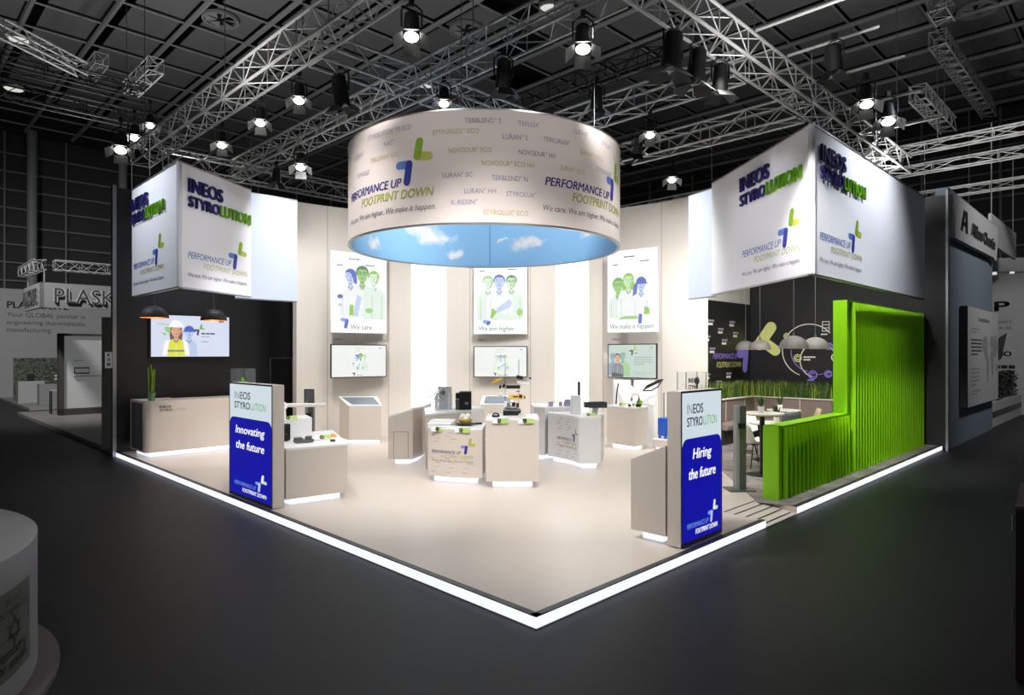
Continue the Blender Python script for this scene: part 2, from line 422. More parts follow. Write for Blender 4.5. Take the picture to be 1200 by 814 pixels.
# hall shell
def hwall(name, p, q, z0, z1, t, m, label=None):
    mb = MB(); S = Plane(p, q); a, b = S(0, 0), S(S.L, 0); c, d = S(S.L, 0, -t), S(0, 0, -t)
    mb.prism([a[:2], b[:2], c[:2], d[:2]], z0, z1); return struct(mb, name, m, label=label), S
w, S = hwall('wall_hall_left', (-52, 6.5), (3, 61.5), HL, 13.3, .3, hall_dark, 'dark hall wall behind the neighbouring stand at the left')
mb = MB()
for z in [1.2+i*.92 for i in range(13)]: mb.tube([S(0, z, .12), S(S.L, z, .12)], .05, 6)
build(mb, 'wall_rail', rail_m, w)
mb = MB()
for i in range(28): mb.tube([S(6+i*2.6, HL, .2), S(6+i*2.6, 13.3, .2)], .05, 5)
build(mb, 'wall_mullion', rail_m, w)
w, S = hwall('wall_hall_right', (-6, 58), (46, 6), HL, 13.3, .3, hall_dark, 'dark hall wall behind the neighbouring stands at the right')
mb = MB()
for z in [1.2+i*1.15 for i in range(11)]: mb.tube([S(0, z, .12), S(S.L, z, .12)], .05, 6)
build(mb, 'wall_rail', rail_m, w)
mb = MB()
for i in range(24): mb.tube([S(6+i*3.1, HL, .2), S(6+i*3.1, 13.3, .2)], .06, 5)
build(mb, 'wall_mullion', rail_m, w)
# ceiling: dark void, square panels, beams along A, rails along B
CZ = 13.3
mb = MB(); mb.quad((-50, -4, CZ+.9), (50, -4, CZ+.9), (50, 66, CZ+.9), (-50, 66, CZ+.9))
struct(mb, 'ceiling', ceil_dark, label='black void above the hanging ceiling panels')
def inhall(p): return p.y > 3 and p.y-p.x < 58 and p.x+p.y < 51.5 and p.y-p.x > -22 and p.x+p.y > -16
mb = MB(); pit = 2.0
for i in range(-20, 26):
    for j in range(-20, 30):
        a0, b0 = i*pit+.38, j*pit+.1
        c0 = C+A*(i+.6)*pit+B*(j+.5)*pit
        if not inhall(c0) or not -20 < c0.x < 19+c0.y*.3: continue
        if -2.2 < c0.x-.12*(c0.y-10) < 4.5 and c0.y < 40 and (i*7+j*3) % 5 == 0: continue
        q = [AB(a0, b0), AB(a0, b0+pit-.2), AB(a0+pit-.5, b0+pit-.2), AB(a0+pit-.5, b0)]
        # panels hang between beams that run along A: the wide gap lies beside the beam
        q = [AB(i*pit+.1, j*pit+.42), AB(i*pit+.1, j*pit+pit-.12), AB(i*pit+pit-.1, j*pit+pit-.12), AB(i*pit+pit-.1, j*pit+.42)]
        mb.prism(q, CZ+.12, CZ+.17)
struct(mb, 'ceiling_panels', ceil_panel, label='grid of square grey ceiling panels')
for j in range(-9, 26):
    mb = MB(); p0, p1 = None, None
    for t in range(-40, 140):
        p = C+A*t*.5+B*j*pit
        if inhall(p): p0 = p if p0 is None else p0; p1 = p
    if p0 is None: continue
    mb.tube([(p0.x, p0.y, CZ), (p1.x, p1.y, CZ)], .09, 6)
    struct(mb, 'beam', beam_m, label='grey steel ceiling beam')['group'] = 'ceiling beams'
for i in range(-9, 30):
    mb = MB(); p0, p1 = None, None
    for t in range(-40, 140):
        p = C+B*t*.5+A*i*pit
        if inhall(p): p0 = p if p0 is None else p0; p1 = p
    if p0 is None: continue
    mb.tube([(p0.x, p0.y, CZ+.05), (p1.x, p1.y, CZ+.05)], .04, 5)
    struct(mb, 'ceiling_rail', beam_m, label='thin grey ceiling rail')['group'] = 'ceiling rails'
for x, y in ((-24.2, 32.7), (-21.3, 35.5), (14.2, 29.5), (22.3, 27.0), (17.0, 31.0)):
    mb = MB(); mb.lathe([(.22, HL), (.22, CZ)], (x, y, 0), 14); struct(mb, 'column', rail_m, label='round grey hall column')['group'] = 'hall columns'

# stand walls -------------------------------------------------------------
WL = Plane(AB(LA, 0), AB(LA, 4.5))           # dark wall at the left, its face towards the camera
mb = MB(); mb.prism([WL(0, 0)[:2], WL(4.35, 0)[:2], WL(4.35, 0, -.12)[:2], WL(0, 0, -.12)[:2]], 0, 5.62)
wl = struct(mb, 'wall_left', char, label='charcoal board wall behind the reception counter')
mb = MB(); mb.prism([WL(-.07, 0, .01)[:2], WL(0, 0, .01)[:2], WL(0, 0, -.14)[:2], WL(-.07, 0, -.14)[:2]], HL, 5.66)
build(mb, 'end_profile', alu, wl, label='pale aluminium end profile')
mb = MB()
for u in (1.05, 2.1, 3.15): mb.prism([WL(u, 0, .001)[:2], WL(u+.008, 0, .001)[:2], WL(u+.008, 0, .003)[:2], WL(u, 0, .003)[:2]], .02, 5.6)
build(mb, 'panel_seam', blackm, wl)
mb = MB(); mb.prism([WL(3.37, 0, .002)[:2], WL(3.92, 0, .002)[:2], WL(3.92, 0, .02)[:2], WL(3.37, 0, .02)[:2]], .01, 1.97)
d1 = struct(mb, 'door_1', black, label='narrow black flush door in the charcoal wall')
mb = MB()
for a, b, z0, z1 in ((3.34, 3.365, .01, 2.0), (3.925, 3.95, .01, 2.0), (3.34, 3.95, 1.975, 2.0)):
    mb.prism([WL(a, 0, .002)[:2], WL(b, 0, .002)[:2], WL(b, 0, .025)[:2], WL(a, 0, .025)[:2]], z0, z1)
build(mb, 'door_frame', greym, d1)
mb = MB(); mb.tube([WL(3.41, 1.02, .02), WL(3.41, 1.02, .05), WL(3.41, 1.14, .05), WL(3.41, 1.14, .02)], .008); build(mb, 'door_handle', alu, d1)

AC = (-.75, 10.4); AR = 6.62                 # the curved back wall: centre and radius
def arcp(t, r=AR): return (AC[0]+r*math.sin(t), AC[1]+r*math.cos(t))
def arc_angle(k):                            # angle on the arc at which the sight line x/y = k meets it
    a = 1+k*k; b = -2*(k*AC[0]+AC[1]); c = AC[0]**2+AC[1]**2-AR*AR
    y = (-b+math.sqrt(b*b-4*a*c))/2/a
    return math.atan2(k*y-AC[0], y-AC[1])
def arcwall(name, k0, k1, z1, m, lab, r=AR, th=.22):
    t0, t1 = arc_angle(k0), arc_angle(k1); n = max(3, int((t1-t0)/.03))
    ts = [t0+(t1-t0)*i/n for i in range(n+1)]
    mb = MB()
    for a, b in zip(ts, ts[1:]): mb.prism([arcp(a, r), arcp(b, r), arcp(b, r+th), arcp(a, r+th)], 0, z1)
    return struct(mb, name, m, label=lab)
arcwall('wall_back_left', -.3322, -.1553, 5.7, wallb, 'curved beige back wall section behind the left poster')
arcwall('wall_back_centre', -.1010, .0658, 5.7, wallb, 'curved beige back wall section behind the middle poster')
arcwall('wall_back_right', .1184, .2935, 5.7, wallb, 'curved beige back wall section behind the right poster')
for k0, k1, s in ((-.16, -.096, 'left'), (.061, .123, 'right')):
    t0, t1 = arc_angle(k0), arc_angle(k1); mb = MB()
    for i in range(6):
        a, b = t0+(t1-t0)*i/6, t0+(t1-t0)*(i+1)/6
        mb.prism([arcp(a, AR+.23), arcp(b, AR+.23), arcp(b, AR+.3), arcp(a, AR+.3)], 0, 5.68)
    build(mb, 'light_wall', slot_m, label='tall glowing white light wall between the posters, %s of the middle poster' % s, cat='light panel', group='glowing light walls')
# vertical board seams beside the posters
for k in (-.2845, -.1905, -.065, .0285, .1405, .2305):
    t = arc_angle(k); mb = MB(); a, b = t-.0012, t+.0012
    mb.prism([arcp(a, AR-.004), arcp(b, AR-.004), arcp(b, AR-.0005), arcp(a, AR-.0005)], 0, 5.7)
    struct(mb, 'trim_seam', seam_m, label='thin vertical board seam in the back wall')['group'] = 'back wall seams'
# lounge walls
WD = Plane((4.69, 15.98), (6.58, 17.87))     # left lounge board (along B)
WE = Plane((6.58, 17.87), (9.80, 14.65))     # right lounge board (along A)
mb = MB(); mb.prism([WD(-.5, 0, -.06)[:2], WD(2.75, 0, -.06)[:2], WD(2.75, 0, -.2)[:2], WD(-.5, 0, -.2)[:2]], 0, 5.7)
struct(mb, 'wall_lounge_beige', wallb, label='beige wall above the dark lounge board')
mb = MB(); mb.prism([WD(0, 0)[:2], WD(2.67, 0)[:2], WD(2.67, 0, -.05)[:2], WD(0, 0, -.05)[:2]], 0, 3.44)
wd = struct(mb, 'wall_lounge_left', char, label='dark printed board at the left of the lounge corner')
mb = MB(); mb.prism([WE(0, 0)[:2], WE(4.55, 0)[:2], WE(4.55, 0, -.12)[:2], WE(0, 0, -.12)[:2]], 0, 5.66)
we = struct(mb, 'wall_lounge_right', char, label='dark printed wall behind the lounge bench')
mb = MB(); mb.prism([WE(4.55, 0, .01)[:2], WE(4.6, 0, .01)[:2], WE(4.6, 0, -.14)[:2], WE(4.55, 0, -.14)[:2]], HL, 5.8)
build(mb, 'end_profile', alu, we, label='pale aluminium end profile')
mb = MB()
for u in (1.18, 2.36, 3.54): mb.prism([WE(u, 0, .001)[:2], WE(u+.008, 0, .001)[:2], WE(u+.008, 0, .003)[:2], WE(u, 0, .003)[:2]], .02, 5.6)
build(mb, 'panel_seam', blackm, we)
# prints on the lounge boards
mb = MB()
text(mb, WD, 'PERFORMANCE UP', .53, 1.96, .14, 1.36, .25, 0, mi=0); text(mb, WD, 'FOOTPRINT DOWN', .72, 1.74, .14, 1.36, .25, 0, mi=1)
poly(mb, WD, capsule((1.98, 2.12), (2.38, 2.12), .14), .004, 0); poly(mb, WD, capsule((2.38, 2.12), (2.30, 1.72), .14), .006, 0)
for u, z in ((.28, 2.9), (1.42, 2.9), (.8, 2.7), (1.62, 2.62), (.1, 2.5), (1.0, 2.42), (.36, 2.2), (.1, 1.55), (1.24, 1.55), (.7, 1.36)):
    lines(mb, WD, u, z, .5, 1, .1, .05, .004, 2); lines(mb, WD, u, z-.09, .4, 1, .1, .06, .004, 3)
build(mb, 'printed_graphic', [purple, palegreen, lav, shellw], wd)
mb = MB()
poly(mb, WE, capsule((.56, 2.80), (.24, 2.34), .15), .004, 0); poly(mb, WE, capsule((.30, 2.46), (.68, 2.18), .14), .006, 0)
def ring(cx, cy, r, a0, a1, th=.012, mi=1):
    k = 28
    for i in range(k):
        p = math.radians(a0+(a1-a0)*i/k); q = math.radians(a0+(a1-a0)*(i+1)/k)
        poly(mb, WE, [(cx+(r-th)*math.cos(p), cy+(r-th)*math.sin(p)), (cx+(r+th)*math.cos(p), cy+(r+th)*math.sin(p)),
                      (cx+(r+th)*math.cos(q), cy+(r+th)*math.sin(q)), (cx+(r-th)*math.cos(q), cy+(r-th)*math.sin(q))], .004, mi)
ring(1.55, 2.18, .68, 40, 250); ring(1.62, 2.15, .52, 175, 258, mi=2); ring(1.78, 1.92, .45, 20, 250)
for cx, cy, r, m_ in ((.98, 2.56, .07, 0), (1.27, 1.98, .09, 0), (1.65, 1.55, .1, 2), (2.03, 1.58, .08, 2), (2.05, 2.28, .08, 2), (2.2, 2.0, .09, 1)):
    ring(cx, cy, r, 0, 360, .014, m_); ring(cx, cy, r*.5, 30, 330, .014, m_)
for z in (2.66, 2.74, 2.82, 2.9): poly(mb, WE, [(1.88, z), (2.06, z), (2.06, z+.018), (1.88, z+.018)], .004, 1)
for u in (1.88, 2.045): poly(mb, WE, [(u, 2.66), (u+.016, 2.66), (u+.016, 2.91), (u, 2.91)], .004, 1)
lines(mb, WE, 1.85, 2.57, .26, 1, .1, .035, .004, 1); lines(mb, WE, 1.42, 1.99, .3, 2, .07, .035, .004, 1); lines(mb, WE, 1.52, 1.40, .28, 1, .1, .035, .004, 2)
poly(mb, WE, [(1.76, 1.55), (1.95, 1.58), (1.95, 1.592), (1.76, 1.562)], .004, 2)
build(mb, 'printed_graphic', [palegreen, shellw, purple], we)

# ================================================================== HANGING CORNER SIGNS
def logo_face(root, S, x0, w):
    k = w/1.9; parts = []
    mb = MB(); text(mb, S, 'INEOS', x0, 4.90, .235, .98*k, 0, .012, .035, .015); text(mb, S, 'STYRO', x0, 4.645, .19, .88*k, 0, .012, .035, .015)
    build(mb, 'raised_lettering', navy, root, label='navy raised letters')
    mb = MB(); text(mb, S, 'LUTION', x0+.90*k, 4.645, .20, 1.0*k, 0, .012, .035, .015); build(mb, 'raised_lettering', lime, root, label='lime green raised letters')
    mb = MB(); text(mb, S, 'PERFORMANCE UP', x0+.02*k, 3.76, .11, 1.27*k, .22, 0, mi=0); text(mb, S, 'FOOTPRINT DOWN', x0+.45*k, 3.615, .095, 1.38*k, .22, 0, mi=1)
    text(mb, S, 'We care. We aim higher. We make it happen.', x0+.02*k, 3.44, .07, 1.8*k, .22, 0, mi=2)
    build(mb, 'printed_slogan', [oblue, olive, inkg], root)
    mb = MB(); arrows(mb, Stretch(S, x0+1.20*k, 3.71, 1.18*k), 0, 0, .56); build(mb, 'arrow_mark', [arrow_b, arrow_bd, arrow_g, arrow_gd], root)
class Stretch:
    def __init__(s, S, u, v, k): s.S = S; s.u = u; s.v = v; s.k = k
    def __call__(s, u, v, n=0): return s.S(s.u+u*s.k, s.v+v, n)
ZB, ZT = 3.23, 5.37
def panel(root, S, z0, z1, m, name='fabric_panel', th=.05, u0=0, u1=None):
    mb = MB(); u1 = S.L if u1 is None else u1
    mb.prism([S(u0, 0)[:2], S(u1, 0)[:2], S(u1, 0, -th)[:2], S(u0, 0, -th)[:2]], z0, z1); return build(mb, name, m, root)
def rails(root, S, z0, z1):
    mb = MB()
    for z in (z0, z1): mb.box(S(S.L/2, z, -.02), (S.L, .06, .025), math.atan2(S.u.y, S.u.x))
    build(mb, 'frame_profile', alu, root)
def cables(root, pts, z0, z1):
    for x, y in pts: mb = MB(); mb.tube([(x, y, z0), (x, y, z1)], .006, 5); build(mb, 'suspension_cable', greym, root)
L1 = (-5.66, 11.02); L0 = (-7.60, 12.97); L2 = (-5.22, 12.98); L3 = (-4.57, 13.80)
sg = thing('hanging_sign', 'white corner sign with raised lettering hanging over the reception counter at left', 'sign', (-6.2, 12.4, ZB), 'corner signs')
SL = Plane(L0, L1); SF = Plane(L1, L2); SP = Plane((-5.50, 12.92), L3)
a1 = panel(sg, SL, ZB, ZT, sign_w); a2 = panel(sg, SF, ZB, ZT, sign_w); panel(sg, SP, ZB-.03, ZT-.02, slot_s, 'light_panel')
rails(sg, SL, ZB, ZT); rails(sg, SF, ZB, ZT); rails(sg, SP, ZB-.03, ZT-.02)
logo_face(a1, SL, .10, 1.95); logo_face(a2, SF, .2, 1.74)
cables(sg, [L0, L1, L2, (-6.7, 12.0)], ZT, 6.35)
mb = MB(); mb.box((-6.25, 12.95, 5.3), (1.5, .08, .08), math.radians(45)); build(mb, 'cross_bar', alu, sg)
F1 = (4.257, 9.21); F2 = (8.644, 13.58); F0 = (3.85, 12.50); F3 = (3.62, 13.30)
sg = thing('hanging_sign', 'white corner sign with raised lettering hanging over the green lounge screen at right', 'sign', (5.6, 12.0, ZB), 'corner signs')
SR = Plane(F1, F2); SK = Plane(F0, F1); SQ = Plane(F3, (3.93, 12.62))
a1 = panel(sg, SR, ZB, ZT+.01, sign_w); a2 = panel(sg, SK, ZB, ZT+.01, sign_w); panel(sg, SQ, ZB-.02, ZT-.04, slot_s, 'light_panel')
rails(sg, SR, ZB, ZT); rails(sg, SK, ZB, ZT); rails(sg, SQ, ZB-.02, ZT-.04)
logo_face(a1, SR, .28, 1.95); logo_face(a2, SK, 1.22, 1.88)
cables(sg, [F1, F2, F0, (6.4, 11.4)], ZT, 6.35)
mb = MB(); mb.box((5.1, 12.7, 5.25), (2.4, .08, .08), math.radians(-45)); mb.box((6.3, 13.6, 5.25), (2.0, .08, .08), math.radians(-45)); build(mb, 'cross_bar', alu, sg)

# ================================================================== DRUM BANNER
DC = (-.44, 10.7); DR = 2.195; DB, DT = 3.81, 5.31
dr = thing('drum_banner', 'round beige fabric drum with printed words and a blue sky lining hanging over the stand', 'banner', (DC[0], DC[1], DB))
def ringwall(r0, r1, z0, z1, n=96):
    mb = MB(); vs = []
    for r, z in ((r0, z0), (r1, z0), (r1, z1), (r0, z1)):
        vs += [(DC[0]+r*math.sin(2*math.pi*k/n), DC[1]-r*math.cos(2*math.pi*k/n), z) for k in range(n)]
    fs = []
    for j in range(4):
        for k in range(n): fs.append([j*n+k, j*n+(k+1) % n, ((j+1) % 4)*n+(k+1) % n, ((j+1) % 4)*n+k])
    return mb.add(vs, fs)
skin = build(ringwall(DR-.02, DR, DB, DT), 'outer_skin', drum_b, dr, smooth=True)
def sky_mat():
    m = bpy.data.materials.new('printed_sky'); m.use_nodes = True; nt = m.node_tree; b = nt.nodes['Principled BSDF']; b.inputs['Roughness'].default_value = .8
    N = nt.nodes.new; L = nt.links.new
    uv = N('ShaderNodeUVMap'); uv.uv_map = 'wrap'; nz = N('ShaderNodeTexNoise'); nz.inputs['Scale'].default_value = 5; nz.inputs['Detail'].default_value = 6
    L(uv.outputs[0], nz.inputs['Vector'])
    sb = N('ShaderNodeVectorMath'); sb.operation = 'SUBTRACT'; sb.inputs[1].default_value = (.5, .5, .5); L(nz.outputs['Color'], sb.inputs[0])
    scl = N('ShaderNodeVectorMath'); scl.operation = 'MULTIPLY'; scl.inputs[1].default_value = (.62, .34, 0); L(sb.outputs[0], scl.inputs[0])
    ad = N('ShaderNodeVectorMath'); ad.operation = 'ADD'; L(uv.outputs[0], ad.inputs[0]); L(scl.outputs[0], ad.inputs[1])
    acc = None
    r = DR-.03
    for th, z, rx, rz in ((-148, 4.36, .36, .17), (-140, 4.46, .3, .12), (-156, 4.36, .25, .08), (-161, 4.02, .24, .09), (173, 4.32, .09, .035), (161, 4.28, .3, .13), (155, 4.25, .25, .08), (-112, 4.05, .2, .12), (120, 4.3, .3, .1), (30, 4.5, .4, .15), (-60, 4.5, .4, .15), (80, 4.8, .4, .15), (-20, 4.3, .3, .12)):
        d = N('ShaderNodeVectorMath'); d.operation = 'SUBTRACT'; d.inputs[1].default_value = (math.radians(th)*r, z, 0); L(ad.outputs[0], d.inputs[0])
        q = N('ShaderNodeVectorMath'); q.operation = 'DIVIDE'; q.inputs[1].default_value = (rx, rz, 1); L(d.outputs[0], q.inputs[0])
        ln = N('ShaderNodeVectorMath'); ln.operation = 'LENGTH'; L(q.outputs[0], ln.inputs[0])
        mr = N('ShaderNodeMapRange'); mr.inputs['From Min'].default_value = 1.15; mr.inputs['From Max'].default_value = .35; L(ln.outputs['Value'], mr.inputs['Value'])
        if acc is None: acc = mr.outputs[0]
        else:
            mx = N('ShaderNodeMath'); mx.operation = 'MAXIMUM'; L(acc, mx.inputs[0]); L(mr.outputs[0], mx.inputs[1]); acc = mx.outputs[0]
    mix = N('ShaderNodeMix'); mix.data_type = 'RGBA'; mix.inputs['A'].default_value = rgb((146, 198, 238)); mix.inputs['B'].default_value = rgb((240, 240, 244))
    L(acc, mix.inputs['Factor']); L(mix.outputs['Result'], b.inputs['Base Color'])
    return m
mb = MB(); n = 96; r = DR-.03
for k in range(n+1):
    a = -math.pi+2*math.pi*k/n
    mb.v += [(DC[0]+r*math.sin(a), DC[1]-r*math.cos(a), DB+.01), (DC[0]+r*math.sin(a), DC[1]-r*math.cos(a), DT-.02)]
for k in range(n): mb.f.append([2*k+2, 2*k, 2*k+1, 2*k+3]); mb.m.append(0)
lin_o = build(mb, 'sky_lining', sky_mat(), dr, smooth=True, label='inner lining printed with white clouds on blue sky')
uvl = lin_o.data.uv_layers.new(name='wrap')
for p in lin_o.data.polygons:
    for li in p.loop_indices:
        vi = lin_o.data.loops[li].vertex_index; uvl.data[li].uv = ((-math.pi+2*math.pi*(vi//2)/n)*r, DB+.01 if vi % 2 == 0 else DT-.02)
mb = MB(); mb.box((DC[0], DC[1]+r-.006, (DB+DT)/2), (.008, .006, DT-DB-.04)); build(mb, 'lining_seam', oblue, dr)
build(ringwall(DR-.045, DR+.006, DB-.012, DB+.012), 'lower_ring', alu, dr, smooth=True)
build(ringwall(DR-.045, DR+.004, DT-.01, DT+.01), 'upper_ring', alu, dr, smooth=True)
D = Cyl(DC, DR)
def dw(txt, a0, a1, zb, cap, mi, **k):
    text(mbw, D, txt, math.radians(a0)*DR, zb, cap, math.radians(a1-a0)*DR, mi=mi, **k)
mbw = MB()
for t in [('TERBLEND\u00b0 S', -4.8, 7.8, 5.125, 0), ('TERLUX\u00b0', 13.8, 21.8, 5.11, 0), ('LURAN\u00b0', 35.9, 43.4, 5.13, 0), ('STYROLUTION\u00b0 PS ECO', -46.7, -24.4, 5.11, 0), ('NAS\u00b0', -37.1, -32.4, 4.95, 0),
          ('STYROFLEX\u00b0 ECO', -16.3, .1, 4.99, 1), ('LURAN\u00b0 S', 8.3, 17.1, 4.925, 0), ('TERLURAN\u00b0', 23, 34.1, 4.94, 0), ('STYLAC\u00b0', 51.8, 61, 5.10, 0), ('TERLURAN\u00b0 ECO', -45.2, -29.4, 4.775, 1),
          ('NOVODUR\u00b0 ECO', -10.4, 4.5, 4.74, 1), ('NOVODUR\u00b0 HH', 13.8, 27.8, 4.73, 0), ('LURAN\u00b0 S ECO', 39.1, 52.8, 4.87, 1), ('NOVODUR\u00b0 ECO HH', 1.2, 19.5, 4.565, 1), ('LURAN\u00b0 ECO', 30, 41.2, 4.59, 1),
          ('LURAN\u00b0 SC', -12.4, -2.1, 4.415, 0), ('TERBLEND\u00b0 N', 4.5, 17.1, 4.375, 0), ('STYROFLEX\u00b0', 48.2, 60.6, 4.70, 0), ('LURAN\u00b0 HH', -4.8, 6, 4.20, 0), ('STYROLUX\u00b0', 9.6, 20.3, 4.17, 0),
          ('K-RESIN\u00b0', -9.4, -.3, 4.055, 0), ('STYROLUX\u00b0 ECO', 1.8, 17.3, 3.92, 1), ('LURAN\u00b0', -58.4, -49.6, 4.93, 0), ('NOVODUR\u00b0', -55.5, -45.2, 4.64, 0), ('NAS\u00b0 ECO', 63, 70, 4.99, 1), ('STYLAC\u00b0', -75, -64, 5.05, 0)]:
    dw(t[0], t[1], t[2], t[3], .064, t[4])
build(mbw, 'printed_words', [lav, sand], skin)
for off in (0, 87.0, -87.0, 174.0):
    mbw = MB()
    dw('PERFORMANCE UP', -63.4+off, -28.6+off, 4.355, .115, 0, shear=.22, bold=.010)
    dw('FOOTPRINT DOWN', -51.8+off, -15.5+off, 4.19, .12, 1, shear=.22, bold=.010)
    dw('We care. We aim higher. We make it happen.', -64+off, -15+off, 4.015, .078, 2, shear=.22)
    build(mbw, 'printed_slogan', [dnavy, olive, inkg], skin)
    mbw = MB(); arrows(mbw, Stretch(D, math.radians(-31.2+off)*DR, 4.355, 1.0), 0, 0, .62); build(mbw, 'arrow_mark', [arrow_b, arrow_bd, arrow_g, arrow_gd], skin)
cables(dr, [(DC[0]+2.1*math.cos(a), DC[1]+2.1*math.sin(a)) for a in (.5, 1.8, 3.3, 4.6, 5.6)], DT, 8.5)

# ================================================================== POSTERS AND SCREENS ON THE BACK WALL
def person(mb, S, x, y, r, hair, face, body, bw, bh, n, style='cap', glasses=None, turn=0):
    """printed half figure: x, y head centre, r half head height; drawn as flat layers of print"""
    k = 1 if turn >= 0 else -1
    P = lambda pts, dn, m: poly(mb, S, [(x+k*a*r, y+b*r) for a, b in pts][::k], n+dn, m)
    w = bw/r; h = bh/r
    P([(-w, -h), (-w*1.02, -3.2), (-w*.97, -2.35), (-w*.85, -1.85), (-w*.6, -1.6), (-.42, -1.36), (-.3, -1.2), (.3, -1.2), (.42, -1.36), (w*.6, -1.6), (w*.85, -1.85), (w*.97, -2.35), (w*1.02, -3.2), (w, -h)], 0, body)
    P([(-.34, -1.5), (0, -1.75), (.34, -1.5), (.3, -.5), (-.3, -.5)], .0008, face)
    P([(-.3, -.75), (.3, -.75), (.24, -1.0), (-.05, -1.12), (-.3, -.98)], .0011, hair)            # shade under the chin
    for q in (-1, 1):                                                                               # collar and sleeve lines
        P([(q*.34, -1.34), (q*.44, -1.38), (q*.08, -1.98), (q*.0, -1.86)][::q], .0014, PI['grey'] if body in (PI['pale'], PI['white']) else hair)
        P([(q*w*.66, -h), (q*w*.70, -h), (q*w*.72, -2.5), (q*w*.68, -2.5)][::q], .0012, PI['lg'] if hair in (PI['green'], PI['dgreen'], PI['lime'], PI['lg'], PI['teal']) else PI['lblue'])
    P([(-.03, -1.95), (.03, -1.95), (.03, -h), (-.03, -h)], .0012, PI['pwhite'])
    if style == 'long': P([(-.80, .3), (-.98, -.6), (-.86, -1.5), (-.3, -1.25), (.3, -1.25), (.86, -1.5), (.98, -.6), (.80, .3)], .0004, hair)
    for q in (-1, 1): P(ell(q*.74, -.05, .13, .22, 10), .0016, face)
    P([(-.74, .25), (-.72, -.2), (-.62, -.55), (-.42, -.85), (-.15, -1.0), (.15, -1.0), (.42, -.85), (.62, -.55), (.72, -.2), (.74, .25), (.6, .7), (.3, .93), (-.3, .93), (-.6, .7)], .0018, face)
    P([(.42, .5), (.72, .2), (.70, -.2), (.6, -.55), (.4, -.84), (.18, -.98), (.30, -.5), (.46, -.1)], .0021, PI['mint'] if hair in (PI['green'], PI['dgreen'], PI['lime'], PI['lg'], PI['teal']) else (PI['lblue'] if face != PI['skin'] else PI['hair2']))
    top = [(math.cos(a)*.86, .2+math.sin(a)*.88) for a in [math.pi*t/14 for t in range(15)]]
    if style in ('cap', 'long'): P(top+[(-.80, -.1), (-.68, .1), (-.62, .42), (-.3, .66), (.1, .58), (.45, .64), (.64, .38), (.70, .08), (.80, -.1)], .0024, hair)
    if style == 'helmet': P(top+[(-.86, .18), (-1.1, .12), (-1.0, .0), (1.0, .0), (1.1, .12), (.86, .18)], .0024, hair)
    if style == 'side': P(top+[(-.70, .5), (-.2, .55), (.12, .3), (.2, -.05), (.42, -.3), (.5, -.9), (.9, -1.1), (.98, -.4)], .0024, hair)
    for q in (-1, 1):
        P([(q*.14, .24), (q*.5, .26), (q*.5, .32), (q*.14, .31)][::q], .0028, hair)
        P(ell(q*.31, .08, .1, .055, 8), .0028, hair)
    if glasses is not None:
        for q in (-1, 1):
            for a0, b0, a1, b1 in ((.1, .18, .6, .23), (.1, -.1, .6, -.05), (.1, -.1, .15, .23), (.55, -.1, .6, .23)): P([(q*a0, b0), (q*a1, b0), (q*a1, b1), (q*a0, b1)][::q], .0032, glasses)
        P([(-.12, .1), (.12, .1), (.12, .15), (-.12, .15)], .0032, glasses)
    P([(-.04, .1), (.06, .1), (.14, -.26), (-.06, -.3)], .0028, PI['mint'] if hair in (PI['green'], PI['dgreen'], PI['lime'], PI['lg'], PI['teal']) else (PI['sky'] if face != PI['skin'] else PI['hair2']))
    P([(-.26, -.48), (0, -.52), (.26, -.48), (.14, -.6), (-.14, -.6)], .0028, hair)
PM = [P_[k] for k in ('p_blue', 'p_lblue', 'p_green', 'p_lgreen', 'p_dgreen', 'p_lime', 'p_skin', 'p_hair', 'p_yellow', 'p_white', 'p_grey', 'p_pale', 'p_teal', 'p_steel', 'p_ink', 'p_dark', 'p_mint', 'p_navy', 'p_sky', 'p_pwhite', 'p_lg', 'p_hair2')]
PI = {k: i for i, k in enumerate('blue lblue green lgreen dgreen lime skin hair yellow white grey pale teal steel ink dark mint navy sky pwhite lg hair2'.split())}
def group_a(mb, S, n, s=1, x=0, y=0):
    T = lambda u, v, m=0: S(x+u*s, y+v*s, m)
    person(mb, T, 1.08, 1.34, .17, PI['lime'], PI['pale'], PI['pale'], .30, 1.0, n, 'cap')
    person(mb, T, .78, 1.42, .19, PI['dgreen'], PI['lg'], PI['pale'], .36, 1.05, n+.004, 'cap', PI['dgreen'])
    person(mb, T, .48, 1.35, .17, PI['blue'], PI['lblue'], PI['white'], .28, .95, n+.008, 'side', None, 1)
    poly(mb, T, [(.44, .42), (.55, .42), (.56, .66), (.46, .68)], n+.012, PI['lime']); poly(mb, T, [(.55, .42), (.66, .40), (.76, .86), (.64, .92)], n+.011, PI['lblue'])
    poly(mb, T, ell(.22, .86, .07, .05), n+.011, PI['blue']); poly(mb, T, ell(.22, .66, .05, .04), n+.011, PI['lblue']); poly(mb, T, ell(.95, .55, .1, .06), n+.011, PI['lg'])
